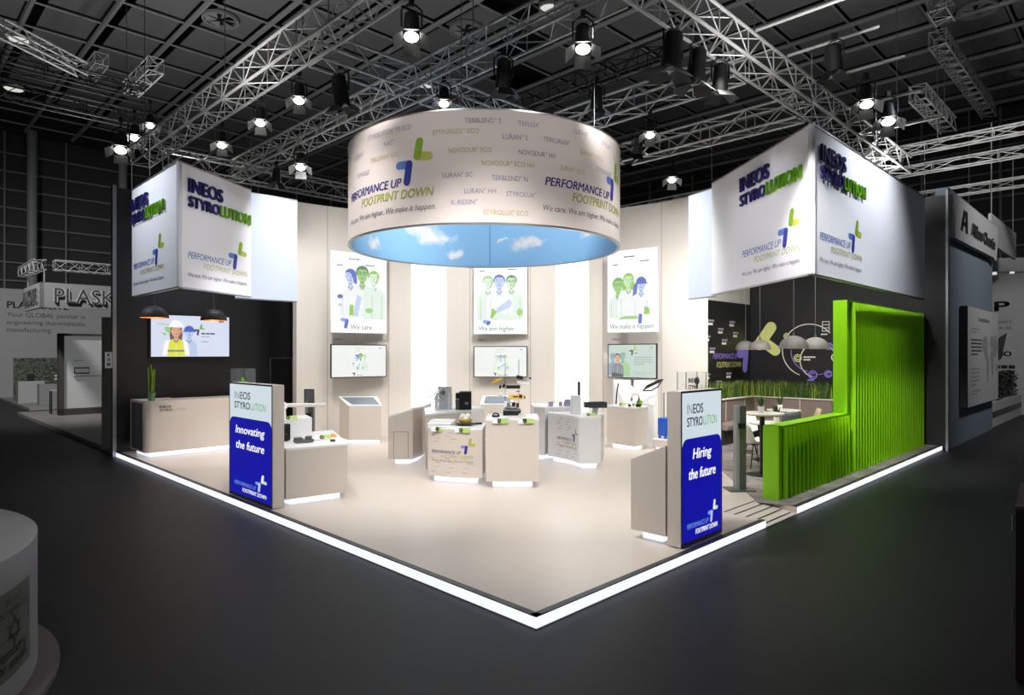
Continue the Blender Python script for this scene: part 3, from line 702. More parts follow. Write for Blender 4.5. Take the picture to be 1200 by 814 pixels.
def group_b(mb, S, n, s=1, x=0, y=0):
    T = lambda u, v, m=0: S(x+u*s, y+v*s, m)
    person(mb, T, .38, 1.36, .17, PI['lg'], PI['pale'], PI['pale'], .28, 1.0, n, 'cap')
    person(mb, T, 1.0, 1.38, .17, PI['dgreen'], PI['lgreen'], PI['pale'], .32, 1.0, n+.004, 'cap', PI['dgreen'])
    person(mb, T, .68, 1.38, .18, PI['blue'], PI['lblue'], PI['white'], .34, .95, n+.008, 'cap')
    poly(mb, T, [(.45, .42), (.6, .42), (.6, .62), (.48, .68)], n+.012, PI['lime']); poly(mb, T, [(.6, .55), (.98, .72), (1.02, .84), (.94, .92), (.62, .68)], n+.011, PI['lblue'])
    poly(mb, T, [(.5, .42), (1.0, .36), (1.05, .5), (.6, .56)], n+.013, PI['pale']); poly(mb, T, ell(1.22, .58, .08, .1), n+.011, PI['lg'])
def group_c(mb, S, n, s=1, x=0, y=0):
    T = lambda u, v, m=0: S(x+u*s, y+v*s, m)
    person(mb, T, .32, 1.22, .19, PI['green'], PI['lg'], PI['pale'], .28, .85, n, 'cap', PI['dgreen'])
    person(mb, T, .62, 1.33, .18, PI['lime'], PI['lgreen'], PI['white'], .30, .95, n+.004, 'long')
    person(mb, T, .98, 1.22, .17, PI['blue'], PI['lblue'], PI['white'], .24, .75, n+.008, 'helmet')
    poly(mb, T, [(.78, 1.2), (.88, 1.26), (.86, .98), (.74, .92)], n+.0115, PI['blue'])
    poly(mb, T, [(1.06, .44), (1.22, .46), (1.2, .6), (1.08, .66)], n+.012, PI['lime']); poly(mb, T, capsule((.95, .26), (.96, .42), .05), n+.012, PI['blue'])
    poly(mb, T, [(.3, .34), (.9, .34), (.86, .42), (.5, .42)], n+.011, PI['lg'])
def lightbox(p, q, grp, slogan, label, hook=True, side=.06, tx=(.5, .57)):
    S = Plane(p, q, z=2.6); w, h = S.L, 1.97
    mid = S(w/2, 0, -.02)
    t = thing('lightbox_poster', label, 'poster', mid, 'lightbox posters')
    mb = MB(); S0 = Plane(p, q); mb.prism([S0(0, 0, 0)[:2], S0(w, 0, 0)[:2], S0(w, 0, -side)[:2], S0(0, 0, -side)[:2]], 2.6, 4.57)
    build(mb, 'box_frame', sign_w, t)
    mb = MB(); poly(mb, S, [(.006, .006), (w-.006, .006), (w-.006, h-.006), (.006, h-.006)], .003, 0); pp_ = build(mb, 'print_panel', poster_w, t)
    mb = MB(); grp(mb, S, .005, w/1.42); build(mb, 'portrait_print', PM, pp_)
    mb = MB(); text(mb, S, slogan, tx[0], .09, .115, tx[1], .2, 0, n=.006, mi=0)
    for u, v, l in ((.15, 1.62, .24), (.88, 1.66, .4), (.45, 1.79, .5)):
        lines(mb, S, u, v, l, 1, .1, .026, .006, 0); poly(mb, S, [(u, v-.05), (u+l*.9, v-.05), (u+l*.9, v-.044), (u, v-.044)], .006, 1)
    build(mb, 'printed_slogan', [P_['p_ink'], P_['p_mint']], pp_)
    if hook:
        mb = MB(); poly(mb, S, capsule((.28, .32), (.40, .30), .045), .006, 0); poly(mb, S, capsule((.40, .30), (.37, .15 if tx[0] > .3 else .27), .045), .007, 1)
        build(mb, 'arrow_mark', [P_['p_sky'], P_['p_blue']], pp_)
    mb = MB(); Sn = Plane(p, q); text(mb, Sn, 'INEOS', .10, 2.42, .05, .17, 0, .01, n=-side+.012); lines(mb, Sn, .28, 2.43, .13, 1, .1, .012, -side+.012, 0); build(mb, 'wall_logo', inkg, t)
    return t, S
def wall_tv(p, q, z0, h, label, scr, draw, bez=.022, depth=.05):
    S = Plane(p, q, z=z0); w = S.L
    t = thing('wall_television', label, 'television', S(w/2, 0, -.02), None)
    mb = MB(); S0 = Plane(p, q); mb.prism([S0(0, 0)[:2], S0(w, 0)[:2], S0(w, 0, -depth)[:2], S0(0, 0, -depth)[:2]], z0, z0+h); build(mb, 'bezel', black, t)
    mb = MB(); mb.prism([S0(w*.3, 0, -depth)[:2], S0(w*.7, 0, -depth)[:2], S0(w*.7, 0, -depth-.35)[:2], S0(w*.3, 0, -depth-.35)[:2]], z0+.25*h, z0+.75*h); build(mb, 'wall_bracket', blackm, t)
    mb = MB(); poly(mb, S, [(bez, bez), (w-bez, bez), (w-bez, h-bez), (bez, h-bez)], .002, 0); sc_ = build(mb, 'screen', scr, t)
    mb = MB(); draw(mb, S, w, h); build(mb, 'screen_picture', PM, sc_)
    return t
PL = ((-4.33, 15.50), (-3.165, 16.36)); PC = ((-.994, 16.78), (.397, 16.78)); PR = ((2.325, 15.80), (3.36, 14.98))
lightbox(*PL, group_a, 'We care.', 'backlit poster of three tinted people with the line We care')
lightbox(*PC, group_b, 'We aim higher.', 'backlit poster of three tinted people with the line We aim higher', tx=(.14, .93))
lightbox(*PR, group_c, 'We make it happen.', 'backlit poster of three tinted people with the line We make it happen', False, tx=(.08, 1.16))
def tv_a(g, slogan):
    def d(mb, S, w, h):
        g(mb, S, .003, .33, w*.34, .06); text(mb, S, slogan, w*.45, .05, .03, None, .2, .004, n=.005, mi=PI['ink'])
        poly(mb, S, capsule((w*.38, .11), (w*.415, .105), .014), .005, PI['navy']); poly(mb, S, capsule((w*.415, .105), (w*.405, .06), .014), .006, PI['navy'])
        lines(mb, S, w*.86, h-.1, .12, 1, .1, .018, .004, PI['ink']); lines(mb, S, w*.42, h-.1, .25, 2, .06, .012, .004, PI['mint'])
    return d
def tv_c(mb, S, w, h):
    person(mb, S, w*.11, h*.62, .09, PI['steel'], PI['steel'], PI['steel'], .12, .44, .003, 'cap')
    person(mb, S, w*.32, h*.64, .09, PI['teal'], PI['teal'], PI['mint'], .18, .46, .007, 'cap')
    person(mb, S, w*.21, h*.6, .095, PI['dark'], PI['skin'], PI['grey'], .16, .42, .011, 'cap')
    poly(mb, S, [(w*.08, .03), (w*.34, .03), (w*.32, .1), (w*.1, .14)], .015, PI['dark'])
    arrows(mb, S, w*.45, h*.66, .24, .004, (PI['ink'], PI['dark'], PI['mint'], PI['lime']))
    lines(mb, S, w*.55, h*.72, .16, 1, .05, .016, .004, PI['ink']); lines(mb, S, w*.55, h*.6, .46, 4, .055, .013, .004, PI['grey']); lines(mb, S, w*.55, h*.16, .5, 2, .04, .01, .004, PI['teal'])
    lines(mb, S, w*.87, h-.1, .11, 1, .05, .016, .004, PI['dark'])
wall_tv(*PL, 1.51, .81, 'thin framed television showing a bright slide below the We care poster', screen_w, tv_a(group_a, 'We care.'))
wall_tv(*PC, 1.48, .81, 'thin framed television showing a bright slide below the We aim higher poster', screen_w, tv_a(group_b, 'We aim higher.'))
wall_tv((2.33, 15.76), (3.345, 14.98), 1.51, .82, 'television with a pale green portrait slide below the We make it happen poster', screen_t, tv_c)
def tv_big(mb, S, w, h):
    person(mb, S, w*.47, h*.60, .13, PI['blue'], PI['lblue'], PI['lblue'], .17, h*.56, .003, 'helmet')
    person(mb, S, w*.31, h*.62, .14, PI['hair'], PI['skin'], PI['yellow'], .19, h*.58, .008, 'long')
    poly(mb, S, [(w*.31-.16, h*.70), (w*.31+.17, h*.70), (w*.31+.12, h*.80), (w*.31+.03, h*.86), (w*.31-.06, h*.86), (w*.31-.12, h*.78)], .0125, PI['pwhite'])
    for s in (-1, 1): poly(mb, S, [(w*.31+s*.19, .05), (w*.31+s*.28, .06), (w*.31+s*.24, h*.36), (w*.31+s*.14, h*.42)], .0125, PI['pwhite'])
    poly(mb, S, [(w*.31-.18, .14), (w*.31+.18, .14), (w*.31+.18, .18), (w*.31-.18, .18)], .0125, PI['grey'])
    for pts in ([(w*.08, h*.78), (w*.26, h*.76), (w*.26, h*.74), (w*.08, h*.765)], [(w*.13, h*.58), (w*.18, h*.5), (w*.2, h*.56)], [(w*.17, h*.7), (w*.25, h*.72), (w*.24, h*.56), (w*.19, h*.6)]): poly(mb, S, pts, .003, PI['lg'])
    arrows(mb, S, w*.53, h*.52, .26, .004, (PI['dark'], PI['navy'], PI['lg'], PI['green']))
    lines(mb, S, w*.62, h*.55, .5, 1, .05, .034, .004, PI['dark']); lines(mb, S, w*.62, h*.49, .3, 1, .05, .014, .004, PI['grey']); lines(mb, S, w*.62, h*.37, .26, 1, .05, .016, .004, PI['grey'])
    lines(mb, S, w*.85, h*.84, .18, 1, .05, .04, .004, PI['ink'])
p0 = WL(.62, 0, .06)[:2]; p1 = WL(2.36, 0, .06)[:2]
wall_tv(p0, p1, 2.0, .98, 'large television showing a helmeted worker in a yellow vest on the charcoal wall', screen_c, tv_big, .03, .055)

# ================================================================== MONOLITH SIGNS
def monolith(p, q, th_dir, h, label, word, mirror):
    S0 = Plane(p, q); w = S0.L; n = Vector((th_dir[0], th_dir[1]))
    t = thing('monolith_sign', label, 'sign', (p[0], p[1], 0), 'monolith signs at the stand edge')
    pa, pb = Vector(p), Vector(q); th = .165
    mb = MB(); mb.prism([tuple(pa), tuple(pb), tuple(pb+n*th), tuple(pa+n*th)], .01, h); build(mb, 'body', beige, t, bevel=.004)
    mb = MB()
    for u0, u1, z0, z1 in ((0, .016, .012, h), (w-.016, w, .012, h), (0, w, h-.02, h+.002), (0, w, .012, .05)):
        mb.prism([S0(u0, 0, .008)[:2], S0(u1, 0, .008)[:2], S0(u1, 0, 0)[:2], S0(u0, 0, 0)[:2]], z0, z1)
    build(mb, 'frame', greym, t)
    S = S0
    mb = MB(); poly(mb, S, [(.016, .05), (w-.016, .05), (w-.016, h-.02), (.016, h-.02)], .003, 0); lp = build(mb, 'light_panel', panel_lb, t, label='pale glowing panel')
    k = w/.91; r = .11
    top = 1.17; a = .018; b = w-.018; rx = r*min(k, 1.25)
    pts = [(a, .05), (b, .05)]+[(b-rx+rx*math.cos(x), top-r+r*math.sin(x)) for x in [i*math.pi/16 for i in range(9)]]+[(a+rx-rx*math.sin(x), top-r+r*math.cos(x)) for x in [i*math.pi/16 for i in range(9)]]
    mb = MB(); poly(mb, S, pts, .005, 0); bp = build(mb, 'blue_panel', panel_bl, t)
    mb = MB(); text(mb, S, 'IN', .12*k, 1.44, .105, .11*k, 0, .0, n=.006, mi=3); text(mb, S, 'EOS', .25*k, 1.44, .105, .22*k, 0, .01, n=.006, mi=0)
    text(mb, S, 'STYRO', .12*k, 1.30, .1, .34*k, 0, .01, n=.006, mi=0); text(mb, S, 'LUTION', .475*k, 1.30, .1, .31*k, 0, .0, n=.006, mi=1)
    build(mb, 'logo_lettering', [P_['p_dark'], P_['p_green'], P_['p_white'], P_['p_grey']], lp)
    mb = MB(); text(mb, S, word, (.45 if len(word) < 8 else .455)*k, .94, .115, (.42 if len(word) < 8 else .62)*k, .18, .012, n=.007, align='c'); text(mb, S, 'the future', .455*k, .72, .115, .60*k, .18, .012, n=.007, align='c')
    build(mb, 'headline_lettering', P_['p_pwhite'], bp)
    mb = MB(); text(mb, S, 'PERFORMANCE UP', .12*k, .185, .055, .47*k, .2, .0, n=.007, mi=0); text(mb, S, 'FOOTPRINT DOWN', .30*k, .105, .055, .50*k, .2, .008, n=.007, mi=1)
    build(mb, 'slogan_lettering', [P_['p_sky'], P_['p_pwhite']], bp)
    mb = MB(); arrows(mb, Stretch(S, .575*k, .175, k), 0, 0, .25, .007, (0, 1, 2, 3)); build(mb, 'arrow_mark', [P_['p_sky'], P_['p_lblue'], P_['p_lgreen'], P_['p_white']], bp)
    return t
monolith((-4.235, 9.73), (-3.215, 8.71), (R2, R2), 1.672, 'tall blue and white glowing sign reading Innovating the future on the left edge', 'Innovating', False)
monolith((1.81, 6.955), (2.455, 7.60), (-R2, R2), 1.69, 'tall blue and white glowing sign reading Hiring the future on the right edge', 'Hiring', False)

# ================================================================== COUNTERS
def counter(label, pl, h, z_pl=.1, ins=.1, top=white, body=beige, tops=None, lip=.03, name='display_counter', group='display counters', loc=None):
    cx = sum(p[0] for p in pl)/len(pl); cy = sum(p[1] for p in pl)/len(pl)
    t = thing(name, label, 'counter', (cx, cy, 0), group)
    mb = MB(); mb.prism(inset(pl, ins), .002, z_pl); build(mb, 'glowing_plinth', led, t, label='white glowing recessed plinth')
    mb = MB(); mb.prism(pl, z_pl, h-lip if tops is None else [v-lip for v in tops]); build(mb, 'body', body, t)
    mb = MB(); mb.prism(inset(pl, -.004), h-lip if tops is None else min(tops)-lip, h if tops is None else tops) if tops is None else None
    if tops is None: build(mb, 'worktop', top, t, label='white worktop')
    else:
        mb = MB(); n = len(pl); a = sum(pl[i][0]*pl[(i+1) % n][1]-pl[(i+1) % n][0]*pl[i][1] for i in range(n))
        P = pl if a > 0 else pl[::-1]; T = tops if a > 0 else tops[::-1]
        mb.add([(p[0], p[1], T[i]-lip) for i, p in enumerate(P)]+[(p[0], p[1], T[i]) for i, p in enumerate(P)], [list(range(n))[::-1], list(range(n, 2*n))]+[[i, (i+1) % n, n+(i+1) % n, n+i] for i in range(n)])
        build(mb, 'worktop', top, t, label=None if top == beige else 'white worktop')
    return t
# reception counter with a rounded front corner
q = Vector((-7.34, 12.98)); e1 = q+A*1.02; e2 = q+B*2.5
rc = [tuple(q+A*.14-(-B)*0+B*0+(A*-.14+B*.14)*0) if False else None]
rc = [tuple(e1)]+[tuple(q+A*.14+B*.14+(-A*math.sin(x)-B*math.cos(x))*.14) for x in [i*math.pi/12 for i in range(7)]]+[tuple(e2), tuple(e2+A*.75), tuple(q+A*1.02+B*.75)]
rc = [tuple(e1)]+[tuple(q+A*.14+B*.14+(-A*math.sin(x)-B*math.cos(x))*.14) for x in [i*math.pi/12 for i in range(7)]]+[tuple(e2), tuple(e2+A*.75), tuple(q+B*.75+A*.75), tuple(q+B*.75+A*1.02)]
t = thing('reception_counter', 'long beige reception counter with rounded corner before the charcoal wall', 'counter', tuple(q)+(0,))
mb = MB(); mb.prism([tuple(q+A*.95+B*.1), tuple(q+A*.1+B*.1), tuple(q+B*2.42+A*.1), tuple(q+B*2.42+A*.66), tuple(q+B*.66+A*.66), tuple(q+B*.66+A*.95)], .002, .1); build(mb, 'glowing_plinth', led, t, label='white glowing recessed plinth')
mb = MB(); mb.prism(rc, .1, 1.11); build(mb, 'body', beige, t, smooth=True)
mb = MB(); mb.prism(rc, 1.11, 1.135); build(mb, 'worktop', beige, t)
S = Plane(tuple(q), tuple(e2)); mb = MB(); text(mb, S, 'INEOS', .26, .99, .05, .22, 0, .01, n=.003, mi=0); text(mb, S, 'STYRO', .26, .92, .05, .24, 0, .01, n=.003, mi=0); text(mb, S, 'LUTION', .51, .92, .05, .26, n=.003, mi=1); build(mb, 'printed_logo', [n_text, olive], t)
Sside = Plane(tuple(e1), tuple(q)); mb = MB(); mb.prism([Sside(.08, 0, .004)[:2], Sside(.84, 0, .004)[:2], Sside(.84, 0, 0)[:2], Sside(.08, 0, 0)[:2]], .13, 1.09); build(mb, 'side_panel', smoke_m, t, label='smoked grey mirror panel')

cA = counter('beige counter with sloping top behind the left of the central group', [(-2.34, 12.26), (-1.876, 12.26), (-1.76, 12.75), (-1.72, 13.8), (-2.12, 14.0)], 1.05, tops=[.92, 1.06, 1.06, 1.06, .95])
S = Plane((-2.34, 12.26), (-1.876, 12.26)); mb = MB()
for a, b, z0, z1 in ((.1, .108, .12, .62), (.1, .38, .615, .623), (.372, .38, .12, .62)): poly(mb, S, [(a, z0), (b, z0), (b, z1), (a, z1)], .003, 0)
build(mb, 'door_joint', greyfloor, cA)
cB = counter('beige counter carrying the black machine at the back of the central group', [(-1.5, 11.25), (-.75, 11.95), (-.55, 12.8), (-1.45, 13.4), (-1.68, 12.45)], 1.05)
def bow(p, q, d, n=12):
    p = Vector(p); q = Vector(q); m = (q-p); nn = Vector((m.y, -m.x)).normalized()
    return [tuple(p+m*i/n+nn*d*4*(i/n)*(1-i/n)) for i in range(n+1)]
cvC = bow((-1.387, 10.70), (-.4726, 10.41), .09)
cC = counter('beige counter with printed curved front at the centre of the stand', cvC+[(-.45, 11.15), (-1.42, 11.13)], .9)
def counter_print(t, pts, u0, u1, z0, z1):
    S = Curve(pts); L = S.L; w = u1-u0; mb = MB()
    text(mb, S, 'PERFORMANCE UP', u0, z0+.42*(z1-z0), .05, w*.68, .2, 0, n=.004, mi=0); text(mb, S, 'FOOTPRINT DOWN', u0+w*.22, z0+.32*(z1-z0), .045, w*.72, .2, 0, n=.004, mi=1)
    text(mb, S, 'We care. We aim higher. We make it happen.', u0, z0+.22*(z1-z0), .03, w*.95, .2, n=.004, mi=2)
    build(mb, 'printed_slogan', [dnavy, olive, inkg], t)
    mb = MB(); arrows(mb, S, u0+w*.68, z0+.42*(z1-z0), .26, .004); build(mb, 'arrow_mark', [purple, dnavy, arrow_g, olive], t)
    mb = MB()
    for r in range(9):
        z = (.17+.075*r) if r < 4 else (.66+.05*(r-4))
        for j in range(3):
            u = u0-.02+j*w*.36+(r % 3)*.05
            if .62 < z and u > u0+w*.6: continue
            if u+.16 < L-.02 and z < z1+.12: lines(mb, S, u, z, .16, 1, .1, .010, .003, (r+j) % 2)
    build(mb, 'printed_words', [lav, sand], t)
counter_print(cC, cvC, .09, L_ if False else .88, .2, .86)
cD = counter('tall square beige counter at the front of the central group', [(-.405, 10.13), (.42, 10.13), (.42, 11.0), (-.405, 11.0)], 1.08)
cvE = bow((.70, 12.67), (1.22, 11.80), -.07)
cE = counter('white counter with hollow printed front right of the central group', cvE+[(1.615, 11.80), (1.8, 12.7), (1.32, 12.95), (.76, 12.9)], .94, body=whitel)
counter_print(cE, cvE, .25, .95, .2, .82)
counter('white counter with small parts on top behind the hollow printed counter', [(.44, 12.85), (.64, 12.72), (.74, 12.95), (1.33, 13.0), (1.25, 13.8), (.40, 13.8)], 1.04, body=whitel)
cF = counter('beige counter with sample parts in front of the We make it happen poster', [(2.13, 14.55), (2.63, 13.9), (3.0, 14.3), (2.5, 14.92)], .94)
counter('low counter with white top behind the Innovating the future sign', [(-3.09, 8.87), (-2.38, 9.39), (-3.06, 11.05), (-3.92, 10.15), (-3.85, 9.66)], .80)
counter('plain beige counter with sloping top behind the Hiring the future sign', [(1.355, 7.398), (1.675, 7.078), (2.37, 7.78), (2.05, 8.10)], 1.09, top=beige, tops=[.895, 1.09, 1.09, .895])

# risers, pedestals
def boxthing(name, label, cat, pl, z0, z1, m, group=None, bevel=.004):
    mb = MB(); mb.prism(pl, z0, z1); return build(mb, name, m, label=label, cat=cat, group=group, bevel=bevel)
boxthing('display_riser', 'white riser box on the low counter behind the Innovating sign', 'riser', [(-3.62, 9.72), (-3.12, 10.12), (-3.36, 10.6), (-3.84, 10.2)], .802, 1.10, white)
boxthing('display_riser', 'sloping white display board below the pale green portrait television', 'riser', [(2.42, 15.52), (3.33, 14.80), (3.17, 14.52), (2.6, 15.07)], .0, [1.48, 1.48, .96, .96], white)
t = counter('small low pedestal with white top carrying the blue suitcase', [(3.08, 14.2), (3.42, 13.9), (3.85, 14.4), (3.5, 14.75)], .24, .06, .06, group=None, name='suitcase_pedestal')
# glowing pedestal glow is its plinth; kiosks
def kiosk(label, x0, x1, y0, d, bl_, br_):
    t = thing('touch_kiosk', label, 'kiosk', ((x0+x1)/2, y0+d/2, 0), 'touch kiosks')
    mb = MB(); mb.prism([(x0+.05, y0+.08), (x1-.05, y0+.08), (x1+br_-.05, y0+d-.02), (x0+bl_+.05, y0+d-.02)], .002, .08); build(mb, 'glowing_plinth', led, t)
    mb = MB(); mb.prism([(x0, y0), (x1, y0), (x1+br_, y0+d), (x0+bl_, y0+d)], .08, [.88, .88, 1.06, 1.06]); build(mb, 'body', beige, t)
    S = Slant((x0, y0, .88), (1, 0, 0), (0, d, .18)); l = math.hypot(d, .18)
    mb = MB(); mb.add([S(-.02, 0, .004), S(x1-x0+.02, 0, .004), S(x1-x0+br_+.02, l, .004), S(bl_-.02, l, .004)], [[0, 1, 2, 3]]); build(mb, 'top_plate', white, t)
    mb = MB(); mb.add([S(.06, .05, .008), S(x1-x0-.04, .05, .008), S(x1-x0+br_-.06, l-.05, .008), S(bl_+.06, l-.05, .008)], [[0, 1, 2, 3]]); build(mb, 'screen', darkscr, t)
    return t
kiosk('beige touch kiosk with tilted grey screen below the We care poster', -3.80, -3.05, 15.12, .5, -.36, -.22)
kiosk('beige touch kiosk with tilted grey screen behind the exploded device', -.74, .05, 15.5, .5, .04, -.1)

# ================================================================== PRODUCTS
def tagcard(x, y, z, rz, label, w=.26, hang=False):
    """white card with a green flap on the edge of a counter"""
    t = thing('info_tag', label, 'tag', (x, y, z), 'green information tags')
    ca, sa = math.cos(rz), math.sin(rz)
    M = Matrix.Rotation(math.radians(-8 if hang else -35), 3, 'X'); y0_ = y; dz_ = 0
    fx, fy = (sa*.085, -ca*.085) if hang else (0, 0); x += fx; y += fy; z -= .065 if hang else 0
    ix, iy, iz = x-ca*.02+sa*.012, y-sa*.02-ca*.012, z+.04
    mb = MB(); mb.box((x-ca*w*.33, y-sa*w*.33, z+.035), (w*.32, .008, .085), rz, M=M); mb.box((x-fx*.5, y-fy*.5, z+(.071 if hang else .006)), (w, .09, .006), rz); build(mb, 'white_card', white, t)
    mb = MB(); mb.box((x+ca*w*.17, y+sa*w*.17, z+.03), (w*.62, .008, .075), rz, M=M); build(mb, 'green_flap', green_tag, t)
    mb = MB(); mb.lathe([(.018, .0), (.03, .0), (.03, .008), (.018, .008), (.018, 0)], (ix, iy, iz), 12, None, Matrix.Rotation(rz, 3, 'Z') @ Matrix.Rotation(math.radians(90), 3, 'X'), cap=False); build(mb, 'round_icon', black, t)
    return t
tagcard(-1.17, 10.64, .90, -.25, 'green and white tag at the left of the printed curved counter', hang=True)
tagcard(-.78, 10.50, .90, -.2, 'green and white tag before the black plate on the curved counter', hang=True)
tagcard(-.18, 10.20, 1.08, 0, 'green and white tag at the left front of the tall square counter', hang=True)
tagcard(.22, 10.20, 1.08, 0, 'green and white tag at the right front of the tall square counter', hang=True)
tagcard(1.42, 11.95, .94, 0, 'green and white tag on the hollow printed counter')
tagcard(2.42, 14.35, .94, -.9, 'green tag on the left edge of the sample counter')
tagcard(2.66, 14.22, .94, .8, 'green tag on the right edge of the sample counter')
tagcard(-3.35, 9.74, 1.10, .6, 'green and white tag on the white riser behind the Innovating sign')
tagcard(-2.86, 9.80, .802, .5, 'green and white tag beside the grey moulded part')
# food plate
t = thing('food_plate', 'black plate with a pale yellow food bowl on the curved printed counter', 'plate', (-.78, 10.85, .90))
mb = MB(); mb.lathe([(.10, .0), (.17, .02), (.18, .03), (.165, .03), (.1, .012)], (-.78, 10.85, .902), 20); mb.tube([(-.62, 10.85, .925), (-.5, 10.83, .935)], .02, 6); build(mb, 'plate', black, t, smooth=True)
mb = MB(); mb.lathe([(.05, .0), (.10, .04), (.12, .09), (.11, .095), (.0001, .07)], (-.78, 10.85, .92), 18); build(mb, 'bowl', amber, t, smooth=True)
mb = MB()
for i in range(9): mb.sphere((-.78+.06*math.cos(i*2.4), 10.85+.06*math.sin(i*2.4), 1.02+.03*(i % 2)), .045, 8)
build(mb, 'food', shellw, t, smooth=True)
t = thing('tray_stack', 'flat white food trays at the left of the curved printed counter', 'tray', (-1.2, 10.9, .9))
mb = MB()
for k in range(2):
    z = .905+k*.04; x = -1.2+k*.03
    mb.prism([(x-.2, 10.8), (x+.18, 10.78), (x+.2, 11.02), (x-.18, 11.04)], z, z+.012)
    for a, b in (((x-.2, 10.8), (x+.18, 10.78)), ((x+.18, 10.78), (x+.2, 11.02)), ((x+.2, 11.02), (x-.18, 11.04)), ((x-.18, 11.04), (x-.2, 10.8))): mb.tube([a+(z+.03,), b+(z+.03,)], .012, 5)
build(mb, 'tray', white, t)
# black machine
t = thing('coffee_machine', 'black boxy coffee machine with silver badge on the back counter', 'machine', (-.92, 12.2, 1.05))
mb = MB(); mb.box((-.88, 12.24, 1.22), (.23, .3, .33), .05); build(mb, 'body', black, t, bevel=.01)
mb = MB(); mb.box((-1.02, 12.2, 1.15), (.08, .2, .19), .05); build(mb, 'side_tank', greym, t)
mb = MB(); mb.box((-1.02, 12.16, 1.31), (.07, .18, .1), .05); build(mb, 'spout', blackm, t)
mb = MB(); mb.box((-.845, 12.088, 1.17), (.06, .01, .045), .05); build(mb, 'badge', alu, t)
# fan display
t = thing('fan_display', 'white display block with a clear fan wheel on the back counter', 'display', (-1.3, 12.2, 1.05))
mb = MB(); mb.box((-1.27, 12.3, 1.26), (.24, .06, .42), .2); mb.box((-1.42, 12.2, 1.18), (.06, .08, .26), .2); build(mb, 'back_panel', white, t)
mb = MB(); fc = Vector((-1.40, 12.13, 1.34))
for r in (.05, .1, .15): mb.tube([fc+Vector((r*math.cos(a), 0, r*math.sin(a))) for a in [i*math.pi/10 for i in range(21)]], .006, 5)
for i in range(9): a = i*2*math.pi/9; mb.tube([fc, fc+Vector((.15*math.cos(a), .02, .15*math.sin(a)))], .006, 4)
build(mb, 'fan_wheel', acryl if False else alu, t)
mb = MB(); mb.sphere((-1.3, 12.22, 1.36), .045); build(mb, 'hub', greym, t)
mb = MB(); mb.lathe([(.035, 0), (.035, .3), (.02, .31)], (-1.16, 12.12, 1.052), 14); build(mb, 'white_bottle', white, None, True, label='slim white bottle beside the fan display block', cat='bottle')
# exploded device on the tall counter
t = thing('exploded_device', 'device shown in floating layers with yellow, amber and black parts on the tall square counter', 'display', (0, 10.6, 1.08))
X0 = .0; Y0 = 10.6
def px(x, y): return (X0+(x-596)/71.7, 2.1-(y-414)/71.7)
def lay(name, m, x0, x1, y0, y1, dep=.16, slant=0):
    a = px(x0, y0); b = px(x1, y1); mb = MB(); mb.box(((a[0]+b[0])/2, Y0, (a[1]+b[1])/2), (abs(b[0]-a[0]), dep, abs(a[1]-b[1])), 0, M=Matrix.Rotation(slant, 3, 'Y')); return build(mb, name, m, t, bevel=.006)
lay('base_tray', black, 585.5, 606.5, 480.5, 486, .2); lay('base_rim', greym, 586, 606, 479, 480.5, .2)
for x in (588, 604): 
    mb = MB(); a = px(x, 486); mb.tube([(a[0], Y0+.05, 1.08), (a[0], Y0+.05, 2.0 if x == 604 else 1.95)], .006, 6); build(mb, 'support_rod', acryl if False else alu, t)
mb = MB(); mb.box((X0, Y0, 1.085), (.34, .24, .012)); build(mb, 'foot_plate', white, t)
lay('circuit_board', greym, 588, 603, 477, 478.5, .14)
for x0, x1, y0, y1, m in ((590, 594, 471, 477, alu), (596, 600, 471, 476, black), (601, 604, 472, 477, darkwood), (587, 590, 470, 476, white)): lay('component', m, x0, x1, y0, y1, .07)
lay('amber_frame', amber, 592, 610, 462, 468, .13); lay('component', black, 597, 603, 463.5, 465, .15); lay('component', darkwood, 604, 608, 462, 466, .14); lay('component', black, 608.5, 611.5, 463.5, 467, .06)
lay('component', greym, 601, 605, 457.5, 459, .08); lay('black_bar', black, 589, 605.5, 451, 455, .12); lay('component', blackm, 581, 583.5, 451, 455, .06, .3); lay('component', blackm, 585, 588, 450, 454, .06, .3)
lay('yellow_lever', yellowm, 571.5, 585, 444.6, 447, .06, -.45); lay('component', darkwood, 601, 609, 440, 444, .08, .2); lay('component', white, 602, 616, 447, 450, .09, .1); lay('component', black, 616, 618.5, 442, 444, .05)
mb = MB(); a = px(579, 459); b = px(592, 460)
mb.add([(a[0]-.02, Y0-.02, a[1]), (px(580, 464)[0], Y0-.02, px(580, 464)[1]), (b[0], Y0-.02, b[1]+.02), (px(580, 465)[0], Y0, px(580, 465)[1]-.02)], [[0, 1, 2, 3]]); mb.box((px(586, 462)[0], Y0, px(586, 462)[1]), (.16, .1, .012), 0, M=Matrix.Rotation(.5, 3, 'Y')); build(mb, 'white_flap', white, t)
for dx, lab in ((-.26, 'small black machine part at the left of the exploded device'), (.16, 'small clear plastic part at the right of the exploded device')):
    mb = MB(); x = dx
    mb.tube([(x+.05*math.cos(i*.6), 10.4+.02*math.sin(i*.9), 1.11+.03*math.sin(i*.6)) for i in range(10)], .012, 6); mb.box((x, 10.42, 1.095), (.12, .05, .025))
    build(mb, 'machine_part', blackm if dx < 0 else shellw, None, label=lab, cat='part')
